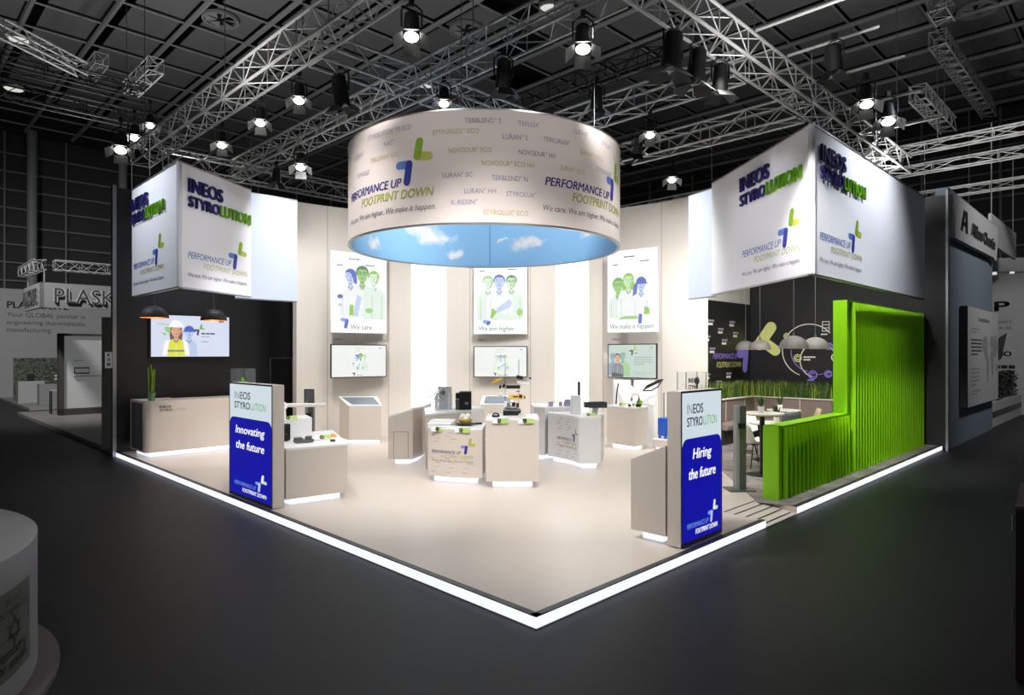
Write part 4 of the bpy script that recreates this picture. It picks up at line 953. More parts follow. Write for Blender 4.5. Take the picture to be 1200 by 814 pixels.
# right back counter objects
t = thing('speaker_bar', 'slim black speaker bar standing on a white block', 'speaker', (1.24, 12.45, .94))
mb = MB(); mb.box((1.22, 12.45, 1.12), (.18, .16, .36), .1); build(mb, 'block', white, t, bevel=.006)
mb = MB(); mb.box((1.285, 12.45, 1.43), (.045, .05, .26), .1); build(mb, 'bar', black, t, bevel=.008)
t = thing('moulded_tray', 'black moulded car tray propped on the hollow printed counter', 'tray', (1.6, 12.15, .94))
mb = MB(); mb.box((1.56, 12.16, 1.10), (.40, .22, .02), 0)
for c, d in (((1.56, 12.05, 1.14), (.4, .015, .1)), ((1.56, 12.27, 1.14), (.4, .015, .1)), ((1.36, 12.16, 1.14), (.015, .22, .1)), ((1.76, 12.16, 1.14), (.015, .22, .1)), ((1.56, 12.16, 1.13), (.012, .2, .06)), ((1.46, 12.16, 1.15), (.1, .1, .09)), ((1.66, 12.1, 1.16), (.12, .06, .09))): mb.box(c, d)
build(mb, 'tray_shell', mat('slate_plastic', (52, 60, 70), .4), t)
mb = MB(); mb.box((1.56, 12.18, 1.015), (.1, .1, .15)); build(mb, 'stand_foot', white, t)
for (x, y, r, lab) in ((.78, 13.05, .05, 'small grey ring on the white counter left of the light wall'), (.98, 13.1, .035, 'small clear cup on the white counter behind the hollow counter')):
    mb = MB(); mb.lathe([(r*.7, 0), (r, .0), (r, .09), (r*.75, .09), (r*.7, 0)], (x, y, 1.04), 16, cap=False); build(mb, 'sample_ring', lav, None, True, label=lab, cat='sample')
mb = MB(); mb.box((1.12, 13.1, 1.09), (.14, .1, .1), .1); mb.box((1.12, 13.04, 1.16), (.12, .03, .04), .1); build(mb, 'sample_block', lav, None, label='grey ribbed sample block beside the white speaker block', cat='sample')
# sample counter objects
t = thing('headphone_display', 'beige and orange headphone on the sample counter', 'headphones', (2.72, 14.4, .94))
hc = Vector((2.72, 14.3, 1.12)); mb = MB(); mb.tube([hc+Vector((.08*math.cos(a), 0, .09*math.sin(a))) for a in [i*math.pi/10 for i in range(11)]], .014, 6); build(mb, 'headband', orange_m, t)
for s in (-1, 1):
    mb = MB(); mb.sphere((hc.x+s*.08, hc.y, hc.z-.03), .04, 10, None, (.6, 1, 1.2)); build(mb, 'ear_cup', greym, t, True)
mb = MB(); mb.box((hc.x, hc.y+.02, 1.0), (.05, .05, .12)); build(mb, 'stand', white, t)
mb = MB(); mb.tube([(2.36, 14.72, .95), (2.38, 14.74, 1.2), (2.42, 14.76, 1.42)], .016, 6); build(mb, 'black_rod', black, None, label='thin curved black rod at the left of the white display board', cat='sample')
t = thing('wall_hook_sample', 'small grey and white hooked part on the white display board', 'sample', (2.75, 14.8, 1.33))
mb = MB(); mb.box((2.77, 14.92, 1.42), (.05, .05, .18), -.6); build(mb, 'grey_body', greym, t)
mb = MB(); mb.tube([(2.76, 14.9, 1.36), (2.70, 14.86, 1.30), (2.76, 14.84, 1.29)], .012, 5); build(mb, 'hook', white, t)
# car grille
S = Slant((2.98, 14.62, 1.22), (.74, -.62, .1), (.1, .25, .45)); t = thing('car_grille', 'black car grille part with open slots on the white display board', 'car part', (3.1, 14.6, 1.2))
mb = MB(); out = [(0, .02), (.08, .14), (.36, .26), (.46, .27), (.36, .1), (.2, .01)]
mb.tube([S(a, b, .05) for a, b in out+[out[0]]], .016, 6); build(mb, 'outer_frame', black, t)
mb = MB(); mb.tube([S(.03, .06, .05), (S(.4, .22, .05))], .014, 6); mb.tube([S(.06, .1, .05), S(.42, .25, .05)], .012, 6); build(mb, 'slat', black, t)
for (x, y, w, h, m, lab) in ((2.82, 14.36, .12, .11, arrow_gd, 'olive green sample box at the right of the sample counter'), (2.56, 14.12, .06, .05, black, 'tiny black cube on the sample counter front'), (2.74, 14.06, .10, .06, blackm, 'black toy-like car part on the sample counter corner')):
    mb = MB(); mb.box((x, y, .945+h/2), (w, w*.7, h), .8)
    if w > .1: mb.box((x, y, .945+h+.01), (w*.6, w*.5, .02), .8)
    build(mb, 'sample_part', m, None, bevel=.006, label=lab, cat='sample')
# suitcase
sx, sy = 3.37, 14.22
t = thing('suitcase', 'blue hard-shell cabin suitcase with raised handle on the low pedestal', 'suitcase', (sx, sy, .24))
rz = .75
mb = MB(); mb.box((sx, sy, .24+.05+.21), (.30, .24, .40), rz); sh = build(mb, 'shell', blue_s, t, bevel=.035)
mb = MB()
for k in range(-3, 4): mb.box((sx+math.sin(rz)*.121+math.cos(rz)*k*.038, sy-math.cos(rz)*.121+math.sin(rz)*k*.038, .5), (.012, .012, .33), rz)
build(mb, 'shell_rib', blue_s, t)
mb = MB(); a = Vector((math.cos(rz), math.sin(rz), 0))*.07; c0 = Vector((sx, sy, .68)); mb.tube([c0-a, c0-a+Vector((0, 0, .56)), c0+a+Vector((0, 0, .56)), c0+a], .012, 6); build(mb, 'telescopic_handle', greym, t)
for u in (-1, 1):
    for v in (-1, 1):
        mb = MB(); p = Vector((sx+math.cos(rz)*u*.11-math.sin(rz)*v*.08, sy+math.sin(rz)*u*.11+math.cos(rz)*v*.08, .273))
        mb.tube([p-Vector((math.cos(rz)*.015, math.sin(rz)*.015, 0)), p+Vector((math.cos(rz)*.015, math.sin(rz)*.015, 0))], .032, 10); build(mb, 'wheel', blue_s, t)
# low counter at left
t = thing('robot_arm_sample', 'white jointed arm sample with long beige beam on the riser at left', 'sample', (-3.55, 10.1, 1.1))
mb = MB(); mb.sphere((-3.62, 10.25, 1.27), .07); mb.lathe([(.05, 0), (.04, .12)], (-3.62, 10.25, 1.10), 12); build(mb, 'joint_ball', white, t, True)
mb = MB(); mb.tube([(-3.56, 10.27, 1.28), (-3.02, 10.5, 1.27)], .032, 8); build(mb, 'beam', shellw, t, True)
mb = MB(); mb.box((-3.6, 10.0, 1.19), (.06, .05, .06), .5); build(mb, 'grey_bracket', black, t)
mb = MB(); mb.box((-3.40, 9.66, .91), (.16, .12, .2), .65); mb.box((-3.38, 9.64, 1.03), (.14, .1, .05), .65); mb.box((-3.36, 9.56, .86), (.1, .06, .1), .65)
build(mb, 'black_connector_box', black, None, bevel=.006, label='black ribbed connector box beside the white riser at left', cat='sample')
mb = MB(); mb.box((-3.05, 9.48, .83), (.26, .16, .04), .5); mb.box((-3.12, 9.46, .86), (.1, .12, .03), .5); mb.lathe([(.03, 0), (.05, 0), (.05, .05), (.03, .05)], (-2.98, 9.5, .84), 10)
build(mb, 'moulded_grey_part', greym, None, label='flat grey moulded part on the low counter at left', cat='sample')
mb = MB(); mb.box((-2.66, 9.62, .812), (.07, .15, .02), .3); build(mb, 'black_handset', black, None, bevel=.005, label='black handset lying right of the grey moulded part', cat='handset')
mb = MB(); mb.box((-2.84, 10.1, .812), (.2, .1, .02), .5); mb.sphere((-2.8, 10.13, .83), .04, 8, None, (1, 1, .5)); build(mb, 'orange_sample', orange_m, None, label='small orange sample near the back of the low counter', cat='sample')
# clear cases rising behind the two glowing signs
def acrylic_case(x, y, z0, z1, w, rz, label, logo):
    t = thing('acrylic_case', label, 'display case', (x, y, z0))
    mb = MB(); ca, sa = math.cos(rz), math.sin(rz)
    for a, b in ((-w/2, 0), (w/2, 0)): mb.box((x+ca*a, y+sa*a, (z0+z1)/2), (.006, w*.7, z1-z0), rz)
    for b in (-w*.35, w*.35): mb.box((x-sa*b, y+ca*b, (z0+z1)/2), (w, .006, z1-z0), rz)
    mb.box((x, y, z1), (w, w*.7, .006), rz); build(mb, 'clear_walls', acryl, t)
    mb = MB()
    for a in (-w/2, w/2):
        for b in (-w*.35, w*.35): mb.box((x+ca*a-sa*b, y+sa*a+ca*b, (z0+z1)/2), (.008, .008, z1-z0), rz)
    build(mb, 'edge_bar', greym, t)
    mb = MB(); mb.box((x, y, z0+.015), (w, w*.7, .03), rz); build(mb, 'base', white, t)
    if logo:
        S = Plane((x-ca*w/2+sa*w*.36, y-sa*w/2-ca*w*.36), (x+ca*w/2+sa*w*.36, y+sa*w/2-ca*w*.36)); mb = MB()
        text(mb, S, 'INEOS', .03, z1-.14, .06, .14, 0, .012, mi=0); text(mb, S, 'STYRO', .03, z1-.23, .06, .14, 0, .012, mi=0); text(mb, S, 'LUTION', .18, z1-.23, .06, .14, mi=1); build(mb, 'printed_logo', [n_text, lime], t)
        mb = MB(); mb.sphere((x+ca*.08, y+sa*.08, z1-.12), .035, 8, None, (1, 1, 1.6)); mb.lathe([(.05, 0), (.012, .02), (.012, z1-z0-.16)], (x+ca*.08, y+sa*.08, z0+.03), 10); build(mb, 'figurine', greym, t)
    else:
        mb = MB(); mb.lathe([(.06, 0), (.015, .03), (.015, z1-z0-.32)], (x, y, z0+.03), 10); mb.box((x, y, z1-.3), (.2, .14, .02), rz); build(mb, 'shelf_stem', black, t)
        mb = MB(); mb.box((x+.01, y, z1-.24), (.1, .06, .07), rz); mb.box((x-.02, y, z1-.17), (.05, .05, .06), rz); build(mb, 'green_sample', lime, t)
acrylic_case(-4.25, 10.25, .0, 1.86, .30, -.4, 'clear acrylic case with a green sample behind the Innovating sign', False)
acrylic_case(2.36, 8.52, .0, 1.86, .30, .3, 'clear acrylic case with printed logo behind the Hiring sign', True)
# vase with bamboo on the reception counter
vx, vy = -7.30, 13.13
t = thing('bamboo_vase', 'glass vase with upright green bamboo stalks on the reception counter', 'vase', (vx, vy, 1.135))
mb = MB(); mb.lathe([(.06, 0), (.065, .0), (.07, .16), (.064, .16), (.058, .01)], (vx, vy, 1.137), 16); build(mb, 'vase', glass('vase_glass', (150, 190, 150), .45), t, True)
for k in range(7):
    mb = MB(); a = k*.9; h = .62+.05*(k % 3); mb.tube([(vx+.035*math.cos(a), vy+.035*math.sin(a), 1.15), (vx+.05*math.cos(a), vy+.05*math.sin(a), 1.15+h*.5), (vx+.075*math.cos(a+.3), vy+.06*math.sin(a), 1.15+h)], [.012, .011, .009], 6); build(mb, 'stalk', leafm if k % 2 else arrow_gd, t, True)
mb = MB()
for k in range(8):
    a = k*.8; r = .07; mb.add([(vx+.03*math.cos(a), vy+.03*math.sin(a), 1.28), (vx+r*math.cos(a+.25), vy+r*math.sin(a+.25), 1.33), (vx+1.7*r*math.cos(a), vy+1.7*r*math.sin(a), 1.27), (vx+r*math.cos(a-.25), vy+r*math.sin(a-.25), 1.33)], [[0, 1, 2, 3]])
build(mb, 'leaf', leafm, t)
# sanitiser stands
def sanitiser(x, y, h, label, screen, s=1.0):
    t = thing('sanitiser_stand', label, 'dispenser', (x, y, 0), 'hand sanitiser stands')
    mb = MB(); mb.box((x, y, .012), (.40, .34, .02)); build(mb, 'foot_plate', greym, t)
    mb = MB(); mb.box((x+.03, y, .02+h/2), (.11, .12, h)); build(mb, 'column', greym, t, bevel=.004)
    mb = MB(); mb.box((x-.05, y-.01, .02+h/2), (.05, .14, h)); build(mb, 'side_profile', n_white, t)
    mb = MB(); mb.box((x, y-.08, h*.78), (.10, .06, .08)); build(mb, 'dispenser_nozzle', black, t)
    if screen:
        mb = MB(); mb.box((x, y-.04, h+.12), (.2, .05, .3)); build(mb, 'notice_frame', greym, t)
        mb = MB(); mb.box((x+.01, y-.07, h+.13), (.15, .006, .22)); build(mb, 'notice', alu, t)
    return t
sanitiser(3.50, 9.98, 1.28, 'grey column sanitiser stand between the Hiring sign and the green screen', False)
sanitiser(-4.05, 13.0, 1.12, 'grey sanitiser stand with notice plate before the beige back wall', True)

# ================================================================== PENDANT LAMPS
def pendant(x, y, z, r, zc, m, inner, label, group, lit=0):
    t = thing('pendant_lamp', label, 'pendant lamp', (x, y, z), group)
    h = r*.92
    mb = MB(); mb.lathe([(r*math.cos(a), h*math.sin(a)) for a in [i*math.pi/22 for i in range(11)]]+[(.012, h)], (x, y, z), 28); 
    mb.f = [f for f in mb.f if len(f) < 10]; mb.m = mb.m[:len(mb.f)]
    build(mb, 'shade', m, t, True)
    mb = MB(); mb.lathe([((r-.012)*math.cos(a), (h-.012)*math.sin(a)) for a in [i*math.pi/22 for i in range(11)]]+[(.012, h-.012)], (x, y, z+.001), 28); mb.f = [f[::-1] for f in mb.f if len(f) < 10]; mb.m = mb.m[:len(mb.f)]
    build(mb, 'inner_reflector', inner, t, True)
    mb = MB(); mb.lathe([(.02, 0), (.02, .05)], (x, y, z+h), 10); mb.tube([(x, y, z+h), (x, y, zc)], .006, 6); build(mb, 'cord', greym, t)
    mb = MB(); mb.sphere((x, y, z+h*.5), .04); mb.lathe([(.02, 0), (.02, .1)], (x, y, z+h*.55), 8); build(mb, 'bulb', gold, t, True)
    if lit:
        l = bpy.data.lights.new('bulb_light', 'POINT'); l.energy = lit; l.color = (1, .75, .45); l.shadow_soft_size = .05
        o = bpy.data.objects.new('bulb_light', l); COL.objects.link(o); o.parent = t; o.location = (0, 0, h*.2)
inner_d = mat('copper_reflector', (210, 120, 40), .4, .4); inner_g = mat('lamp_pale_inside', (170, 150, 130), .6)
pendant(-6.73, 12.20, 2.77, .25, 5.28, lampd, inner_d, 'dark dome pendant lamp, left of the two over the reception counter', 'reception pendants', 7)
pendant(-6.07, 13.20, 2.77, .25, 5.28, lampd, inner_d, 'dark dome pendant lamp, right of the two over the reception counter', 'reception pendants', 7)
for i, (x, y, lab) in enumerate(((5.87, 16.3, 'pale grey dome pendant lamp nearest the printed board corner, leftmost over the lounge'), (5.85, 15.3, 'grey dome pendant lamp second from the left over the lounge'), (5.06, 11.65, 'big grey dome pendant lamp, third from the left over the lounge'), (5.94, 12.7, 'grey dome pendant lamp nearest the green screen, rightmost over the lounge'))):
    pendant(x, y, 2.19, .25, 5.22, lampg, inner_g, lab, 'lounge pendants', 4)

# ================================================================== GREEN LAMELLA SCREEN
g_a = Vector((3.784, 9.263)); gB = B; gA = A; G1 = 2.86; G2 = 7.95; TH = .19
def gp(b, a): p = g_a+gB*b+gA*a; return (p.x, p.y)
t = thing('lamella_screen', 'bright green stepped screen with vertical lamellae along the lounge edge', 'screen', (g_a.x, g_a.y, 0))
mb = MB(); mb.prism([gp(.0, .05), gp(G1, .05), gp(G1, TH), gp(0, TH)], .006, 1.03); build(mb, 'low_panel', greenw, t)
mb = MB(); mb.prism([gp(G1, .05), gp(G2, .05), gp(G2, TH), gp(G1, TH)], .006, 3.0); build(mb, 'tall_panel', greenw, t)
mb = MB(); mb.prism([gp(-.01, -.03), gp(.09, -.03), gp(.09, TH+.01), gp(-.01, TH+.01)], .006, 1.06); mb.prism([gp(0, -.03), gp(G1, -.03), gp(G1, TH+.01), gp(0, TH+.01)], 1.03, 1.06); build(mb, 'low_frame', greenw, t)
mb = MB(); mb.prism([gp(G1-.02, -.03), gp(G1+.07, -.03), gp(G1+.07, TH+.01), gp(G1-.02, TH+.01)], .006, 3.03); mb.prism([gp(G1, -.03), gp(G2, -.03), gp(G2, TH+.01), gp(G1, TH+.01)], 3.0, 3.03); build(mb, 'tall_frame', greenw, t)
b = .17; k = 0
while b < G2-.05:
    z1 = 1.03 if b < G1 else 3.0
    if not (G1-.05 < b < G1+.1):
        mb = MB(); mb.prism([gp(b, .05), gp(b+.012, -.08), gp(b+.026, -.08), gp(b+.04, .05)], .006, z1); build(mb, 'lamella', greenw, t)
    b += .155

# ================================================================== LOUNGE FURNITURE
bc = Vector((6.27, 16.93)); bl = bc-B*2.55; br = bc-A*2.9       # corner, left end, right end of the backrest front
def off(p, d): return Vector(p)+Vector(d)
t = thing('corner_bench', 'taupe leather corner bench running along the lounge walls', 'bench', (bc.x, bc.y, 0))
ia = -A; ib = -B
def bpoly(d0, d1): # strip between distance d0 and d1 in front of the backrest line
    def line(d): return [tuple(bl-A*-0+(-A)*d), tuple(bc+(-A)*d+(-B)*d), tuple(br+(-B)*d)]
    return line(d0)+line(d1)[::-1]
mb = MB(); mb.prism(bpoly(.0, .10), .45, .98); build(mb, 'backrest', taupe, t, bevel=.02)
mb = MB(); mb.prism(bpoly(-.02, .13), .98, 1.0); build(mb, 'backrest_cap', shellw, t)
mb = MB(); mb.prism(bpoly(.10, .6), .34, .46); build(mb, 'seat_cushion', taupe, t, bevel=.02)
mb = MB(); mb.prism(bpoly(.0, .5), .006, .34); build(mb, 'base', char, t)
for (p, d, nn) in ((bl+B*.9, B, -A), (bl+B*1.9, B, -A), (bc-A*.35, -A, -B), (bc-A*1.25, -A, -B), (bc-A*2.15, -A, -B)):
    mb = MB(); q_ = p+nn*.1; mb.prism([tuple(q_), tuple(q_+d*.015), tuple(q_+d*.015+nn*.004), tuple(q_+nn*.004)], .47, .97); build(mb, 'seam', shellw, t)
# planter behind the bench with grass
t = thing('planter_trough', 'long taupe planter trough behind the corner bench', 'planter', (bc.x, bc.y, 0))
mb = MB(); mb.prism([tuple(bl+A*.03), tuple(bc+A*.03+B*.03), tuple(br+B*.03), tuple(br+B*.36), tuple(bc+A*.36+B*.36), tuple(bl+A*.36)], .006, .96); build(mb, 'trough', taupe, t)
mb = MB()
for i in range(2600):
    if random.random() < .42: p = bl+B*random.uniform(.1, 2.75)+A*random.uniform(.1, .26)
    else: p = bc-A*random.uniform(-.2, 2.85)+B*random.uniform(.1, .28)
    h = random.uniform(.28, .5); a = random.uniform(0, 6.28); l = random.uniform(.02, .15); wd_ = .011
    dx, dy = math.cos(a), math.sin(a); mi = 0 if random.random() < .72 else 1
    p0 = Vector((p.x, p.y, .95)); p1 = p0+Vector((dx*l*.3, dy*l*.3, h*.6)); p2 = p0+Vector((dx*l, dy*l, h)); s = Vector((-dy, dx, 0))*wd_
    mb.add([p0-s, p0+s, p1-s*.8, p1+s*.8, p2], [[0, 1, 3, 2], [2, 3, 4]], mi)
build(mb, 'planter_grass', [leafm, leafy], label='dense green ornamental grass growing behind the lounge bench', cat='grass', kind='stuff')
# tables
def round_table(x, y, h, r, pole, label):
    t = thing('round_table', label, 'table', (x, y, .006), 'lounge tables')
    mb = MB(); mb.lathe([(.001, h-.03), (r-.02, h-.03), (r, h-.015), (r, h), (.001, h)], (x, y, .006), 36); build(mb, 'tabletop', shellw, t, True)
    mb = MB(); mb.lathe([(pole, .02), (pole, h-.03)], (x, y, .006), 16); build(mb, 'column', black, t, True)
    mb = MB(); mb.lathe([(.26, 0), (.26, .012), (pole, .02)], (x, y, .006), 28); build(mb, 'base_disc', black, t, True)
round_table(4.32, 11.2, 1.07, .36, .042, 'high round white table on a black column beside the green screen')
round_table(5.02, 12.75, .74, .36, .035, 'low round white table behind the high table')
round_table(6.35, 15.15, .78, .38, .035, 'round white table in front of the bench corner')
# chairs
def make_chair(label, m, x, y, rz):
    t = thing('shell_chair', label, 'chair', (0, 0, 0), 'lounge shell chairs')
    mb = MB(); rows = 9; cols = 9; vs = []
    for i in range(rows):
        s = i/(rows-1)
        for j in range(cols):
            c_ = -1+2*j/(cols-1)
            if s < .5: yy = -.22+s*2*.36; zz = .45-.02*math.sin(s*2*math.pi)+(.02 if i == 0 else 0); w_ = .21+.02*math.sin(s*math.pi)
            else: q = (s-.5)*2; yy = .14+.10*q; zz = .45+.37*q**.9; w_ = .225*(1-.30*q*q)
            vs.append((c_*w_, yy-(.05*c_*c_ if s > .45 else 0), zz+.06*c_*c_*(1 if s < .6 else .3)))
    fs = [[i*cols+j, i*cols+j+1, (i+1)*cols+j+1, (i+1)*cols+j] for i in range(rows-1) for j in range(cols-1)]
    mb.add(vs, fs); o = build(mb, 'seat_shell', m, t, True); sd = o.modifiers.new('thickness', 'SOLIDIFY'); sd.thickness = .012
    for sx_ in (-1, 1):
        for sy_ in (-1, 1):
            mb = MB(); mb.tube([(sx_*.09, sy_*.09-.03, .43), (sx_*.21, sy_*.20-.02, .008)], .009, 6); build(mb, 'leg', blackm, t)
    mb = MB(); mb.tube([(-.16, -.14, .2), (.16, .12, .24)], .005, 5); mb.tube([(.16, -.14, .2), (-.16, .12, .24)], .005, 5); mb.box((0, -.02, .425), (.2, .2, .015)); build(mb, 'cross_brace', blackm, t)
    t.location = (x, y, .006); t.rotation_euler = (0, 0, rz); return t
ch = make_chair('white shell chair with dark splayed legs behind the sanitiser stand', shellw, 4.47, 12.0, math.radians(100))
def recolor(t, m):
    for c in [c for c in bpy.data.objects if c.parent == t and c.name.startswith('seat_shell')]: c.data = c.data.copy(); c.data.materials[0] = m
c2 = dup(ch, (6.1, 14.3, .006), math.radians(180), 'grey shell chair with its back showing above the green screen'); recolor(c2, shellg)
c3 = dup(ch, (6.85, 14.9, .006), math.radians(-100), 'tan shell chair at the table before the bench'); recolor(c3, shellt)
c4 = dup(ch, (4.95, 13.7, .006), math.radians(-20), 'white shell chair half hidden behind the low round table')
# potted plants
def potted(x, y, z, h, label):
    t = thing('potted_plant', label, 'plant', (x, y, z), 'small potted plants')
    mb = MB(); mb.lathe([(.045, 0), (.06, .11), (.052, .11), (.048, .09)], (x, y, z), 14); build(mb, 'pot', white, t, True)
    mb = MB()
    for i in range(46):
        a = random.uniform(0, 6.28); l = random.uniform(.05, .16); hh = random.uniform(.5, 1)*h; d = Vector((math.cos(a), math.sin(a), 0)); s = Vector((-d.y, d.x, 0))*.008
        p0 = Vector((x, y, z+.09)); p1 = p0+d*l*.5+Vector((0, 0, hh*.8)); p2 = p0+d*l+Vector((0, 0, hh)); mb.add([p0-s, p0+s, p1+s*1.3, p1-s*1.3, p2], [[0, 1, 2, 3], [3, 2, 4]])
    build(mb, 'leaves', leafm, t)
potted(4.32, 11.25, 1.076, .2, 'small grass plant in a white pot on the high round table')
potted(6.28, 15.2, .786, .24, 'small grass plant in a white pot on the table before the bench corner')
potted(5.2, 12.75, .746, .28, 'small grass plant on the low round table behind the high table')
boxthing('side_table', 'small white cube side table near the bench corner', 'table', [(7.0, 13.7), (7.35, 14.05), (7.0, 14.4), (6.65, 14.05)], .006, .5, white)
potted(7.0, 14.05, .5, .5, 'taller green plant in a white pot near the top of the green screen step')

# ================================================================== RIGGING
def truss(p, q, label, s=.38, m=None, bay=.42, r=.024, group='lighting trusses', name='lighting_truss'):
    m = m or truss_m
    p = Vector(p); q = Vector(q); d = (q-p); L = d.length; d.normalize(); sd = d.cross(Vector((0, 0, 1))).normalized()*s/2; up = Vector((0, 0, 1))*s/2
    t = thing(name, label, 'truss', tuple(p), group)
    cs = [sd+up, -sd+up, -sd-up, sd-up]
    for c in cs:
        mb = MB(); mb.tube([p+c, q+c], r, 8); build(mb, 'chord', m, t, True)
    mb = MB(); n = max(1, int(L/bay)); st = L/n
    for f in range(4):
        c0, c1 = cs[f], cs[(f+1) % 4]
        for i in range(n):
            a = p+d*st*i; b = p+d*st*(i+1)
            mb.tube([a+(c0 if (i+f) % 2 else c1), b+(c1 if (i+f) % 2 else c0)], r*.45, 5, caps=False)
            if i % 2 == 0: mb.tube([a+c0, a+c1], r*.45, 5, caps=False)
    build(mb, 'lacing', m, t)
    return t
TZ = 6.5
def tr(p, q, label, z=TZ, **k): return truss((p[0], p[1], z), (q[0], q[1], z), label, **k)
tr((-8.35, 14.55), (.25, 5.95), 'aluminium truss running along the left aisle edge above the stand')
tr((.21, 6.31), (9.2, 15.3), 'aluminium truss running along the right aisle edge above the stand')
tr((-7.8, 14.6), (-1.0, 21.4), 'aluminium truss above the charcoal reception wall')
tr((8.55, 15.35), (1.0, 22.9), 'aluminium truss above the dark lounge wall')
tr((-6.5, 15.5), (1.27, 7.73), 'aluminium truss parallel to the left edge, passing behind the drum')
tr((-2.83, 9.37), (-1.77, 10.43), 'short aluminium cross truss meeting the drum from the left')
tr((-1.43, 10.77), (2.35, 14.55), 'aluminium cross truss behind the drum')
tr((3.5, 9.97), (.95, 12.52), 'aluminium truss crossing from the right edge towards the drum')
tr((5.2, 11.67), (2.55, 14.35), 'aluminium truss just left of the right corner sign')
tr((3.45, 13.5), (-.2, 17.1), 'black painted truss high behind the drum', 8.5, m=blackm)
tr((-12.0, 15.2), (-9.8, 17.4), 'black painted truss at upper left below the ceiling', 9.0, m=blackm)
tr((-12.4, 15.7), (-9.6, 18.5), 'lower black painted truss at upper left', 8.5, m=blackm)
tr((-11.0, 13.9), (-10.6, 16.0), 'short aluminium truss hanging at the far upper left', 9.1, s=.3)
tr((-12.4, 19.6), (-13.5, 20.7), 'short aluminium truss below the ceiling beams at left', 11.0, s=.35)
tr((-9.0, 16.4), (-10.6, 18.0), 'short aluminium truss under the ceiling left of the rig', 9.4, s=.35)
tr((11.0, 16.8), (11.7, 17.5), 'short ladder truss at the top right edge of the ceiling', 11.2, s=.42, bay=.3)
tr((12.0, 18.3), (17.6, 23.9), 'long ladder truss hanging under the right ceiling', 11.0, s=.42, bay=.3)
tr((11.5, 18.4), (14.2, 21.1), 'ladder truss hanging lower under the right ceiling', 9.5, s=.42, bay=.3)
tr((10.9, 20.0), (14.3, 16.6), 'flat truss rail at the right above the slate neighbour stand', 8.1, s=.26, bay=.8)
tr((11.6, 20.8), (15.6, 16.8), 'lower flat truss rail above the slate neighbour stand', 7.75, s=.26, bay=.8)
tr((12.2, 22.2), (17.0, 17.4), 'farthest flat truss rail at the right', 7.2, s=.26, bay=.8)
# outrigger pipes on the right-edge truss
for k, (x, y, l, z) in enumerate(((3.35, 9.5, 1.6, 6.75), (4.15, 10.3, 1.3, 6.75), (5.0, 11.1, 1.3, 6.7), (6.0, 12.1, 1.2, 6.6), (7.2, 13.3, 1.2, 6.6))):
    mb = MB(); mb.tube([(x+.16, y-.16, z), (x+.16+R2*l, y-.16-R2*l, z)], .025, 8)
    build(mb, 'outrigger_pipe', truss_m, None, True, label='%s outrigger pipe from the front along the right-edge truss' % ('first', 'second', 'third', 'fourth', 'fifth')[k], cat='pipe', group='outrigger pipes')
# stage spotlights
def spotlight(x, y, z, aim, lit, label, s=1.0, zt=None):
    s *= .8
    t = thing('stage_spotlight', label, 'spotlight', (x, y, z), 'stage spotlights')
    if lit: aim = (x*.8, y*.8-.6, 0)
    d = (Vector(aim)-Vector((x, y, z))).normalized(); Q = d.to_track_quat('-Z', 'Y').to_matrix(); o = Vector((x, y, z))
    W_ = lambda p: o+Q @ Vector(p)
    mb = MB(); mb.lathe([(.05*s, .2*s), (.085*s, .17*s), (.095*s, 0), (.10*s, -.16*s), (.09*s, -.16*s), (.08*s, -.02*s)], tuple(o), 14, None, Q); mb.f = mb.f[:-1]; mb.m = mb.m[:len(mb.f)]; hs = build(mb, 'housing', blackm, t, True)
    mb = MB(); mb.lathe([(.0001, -.13*s), (.09*s, -.13*s), (.09*s, -.15*s), (.06*s, -.18*s), (.0001, -.19*s)], tuple(o), 14, None, Q); build(mb, 'lens', lens_on if lit else lens_off, hs, True)
    for a in range(4):
        R_ = Matrix.Rotation(a*math.pi/2, 3, 'Z')
        pts = [R_ @ Vector(p) for p in ((-.09*s, .10*s, -.16*s), (.09*s, .10*s, -.16*s), (.11*s, .21*s, -.25*s), (-.11*s, .21*s, -.25*s))]
        mb = MB(); mb.add([W_(p) for p in pts], [[0, 1, 2, 3]]); build(mb, 'barn_door', blackm if not lit else greym, hs)
    zt = TZ-.2 if zt is None else zt
    mb = MB(); sd = Vector((Q @ Vector((1, 0, 0)))); sd.z = 0; sd.normalize(); e = .12*s; hy = Vector((x, y, z+.26*s))
    mb.tube([o+sd*e, o+sd*e+Vector((0, 0, .2*s)), hy+sd*e*.4, hy-sd*e*.4, o-sd*e+Vector((0, 0, .2*s)), o-sd*e], .012*s, 6); mb.tube([hy, (x, y, max(zt, z+.3*s))], .014, 6); mb.box((x, y, max(zt, z+.3*s)), (.06, .06, .09)); build(mb, 'yoke', blackm, t)
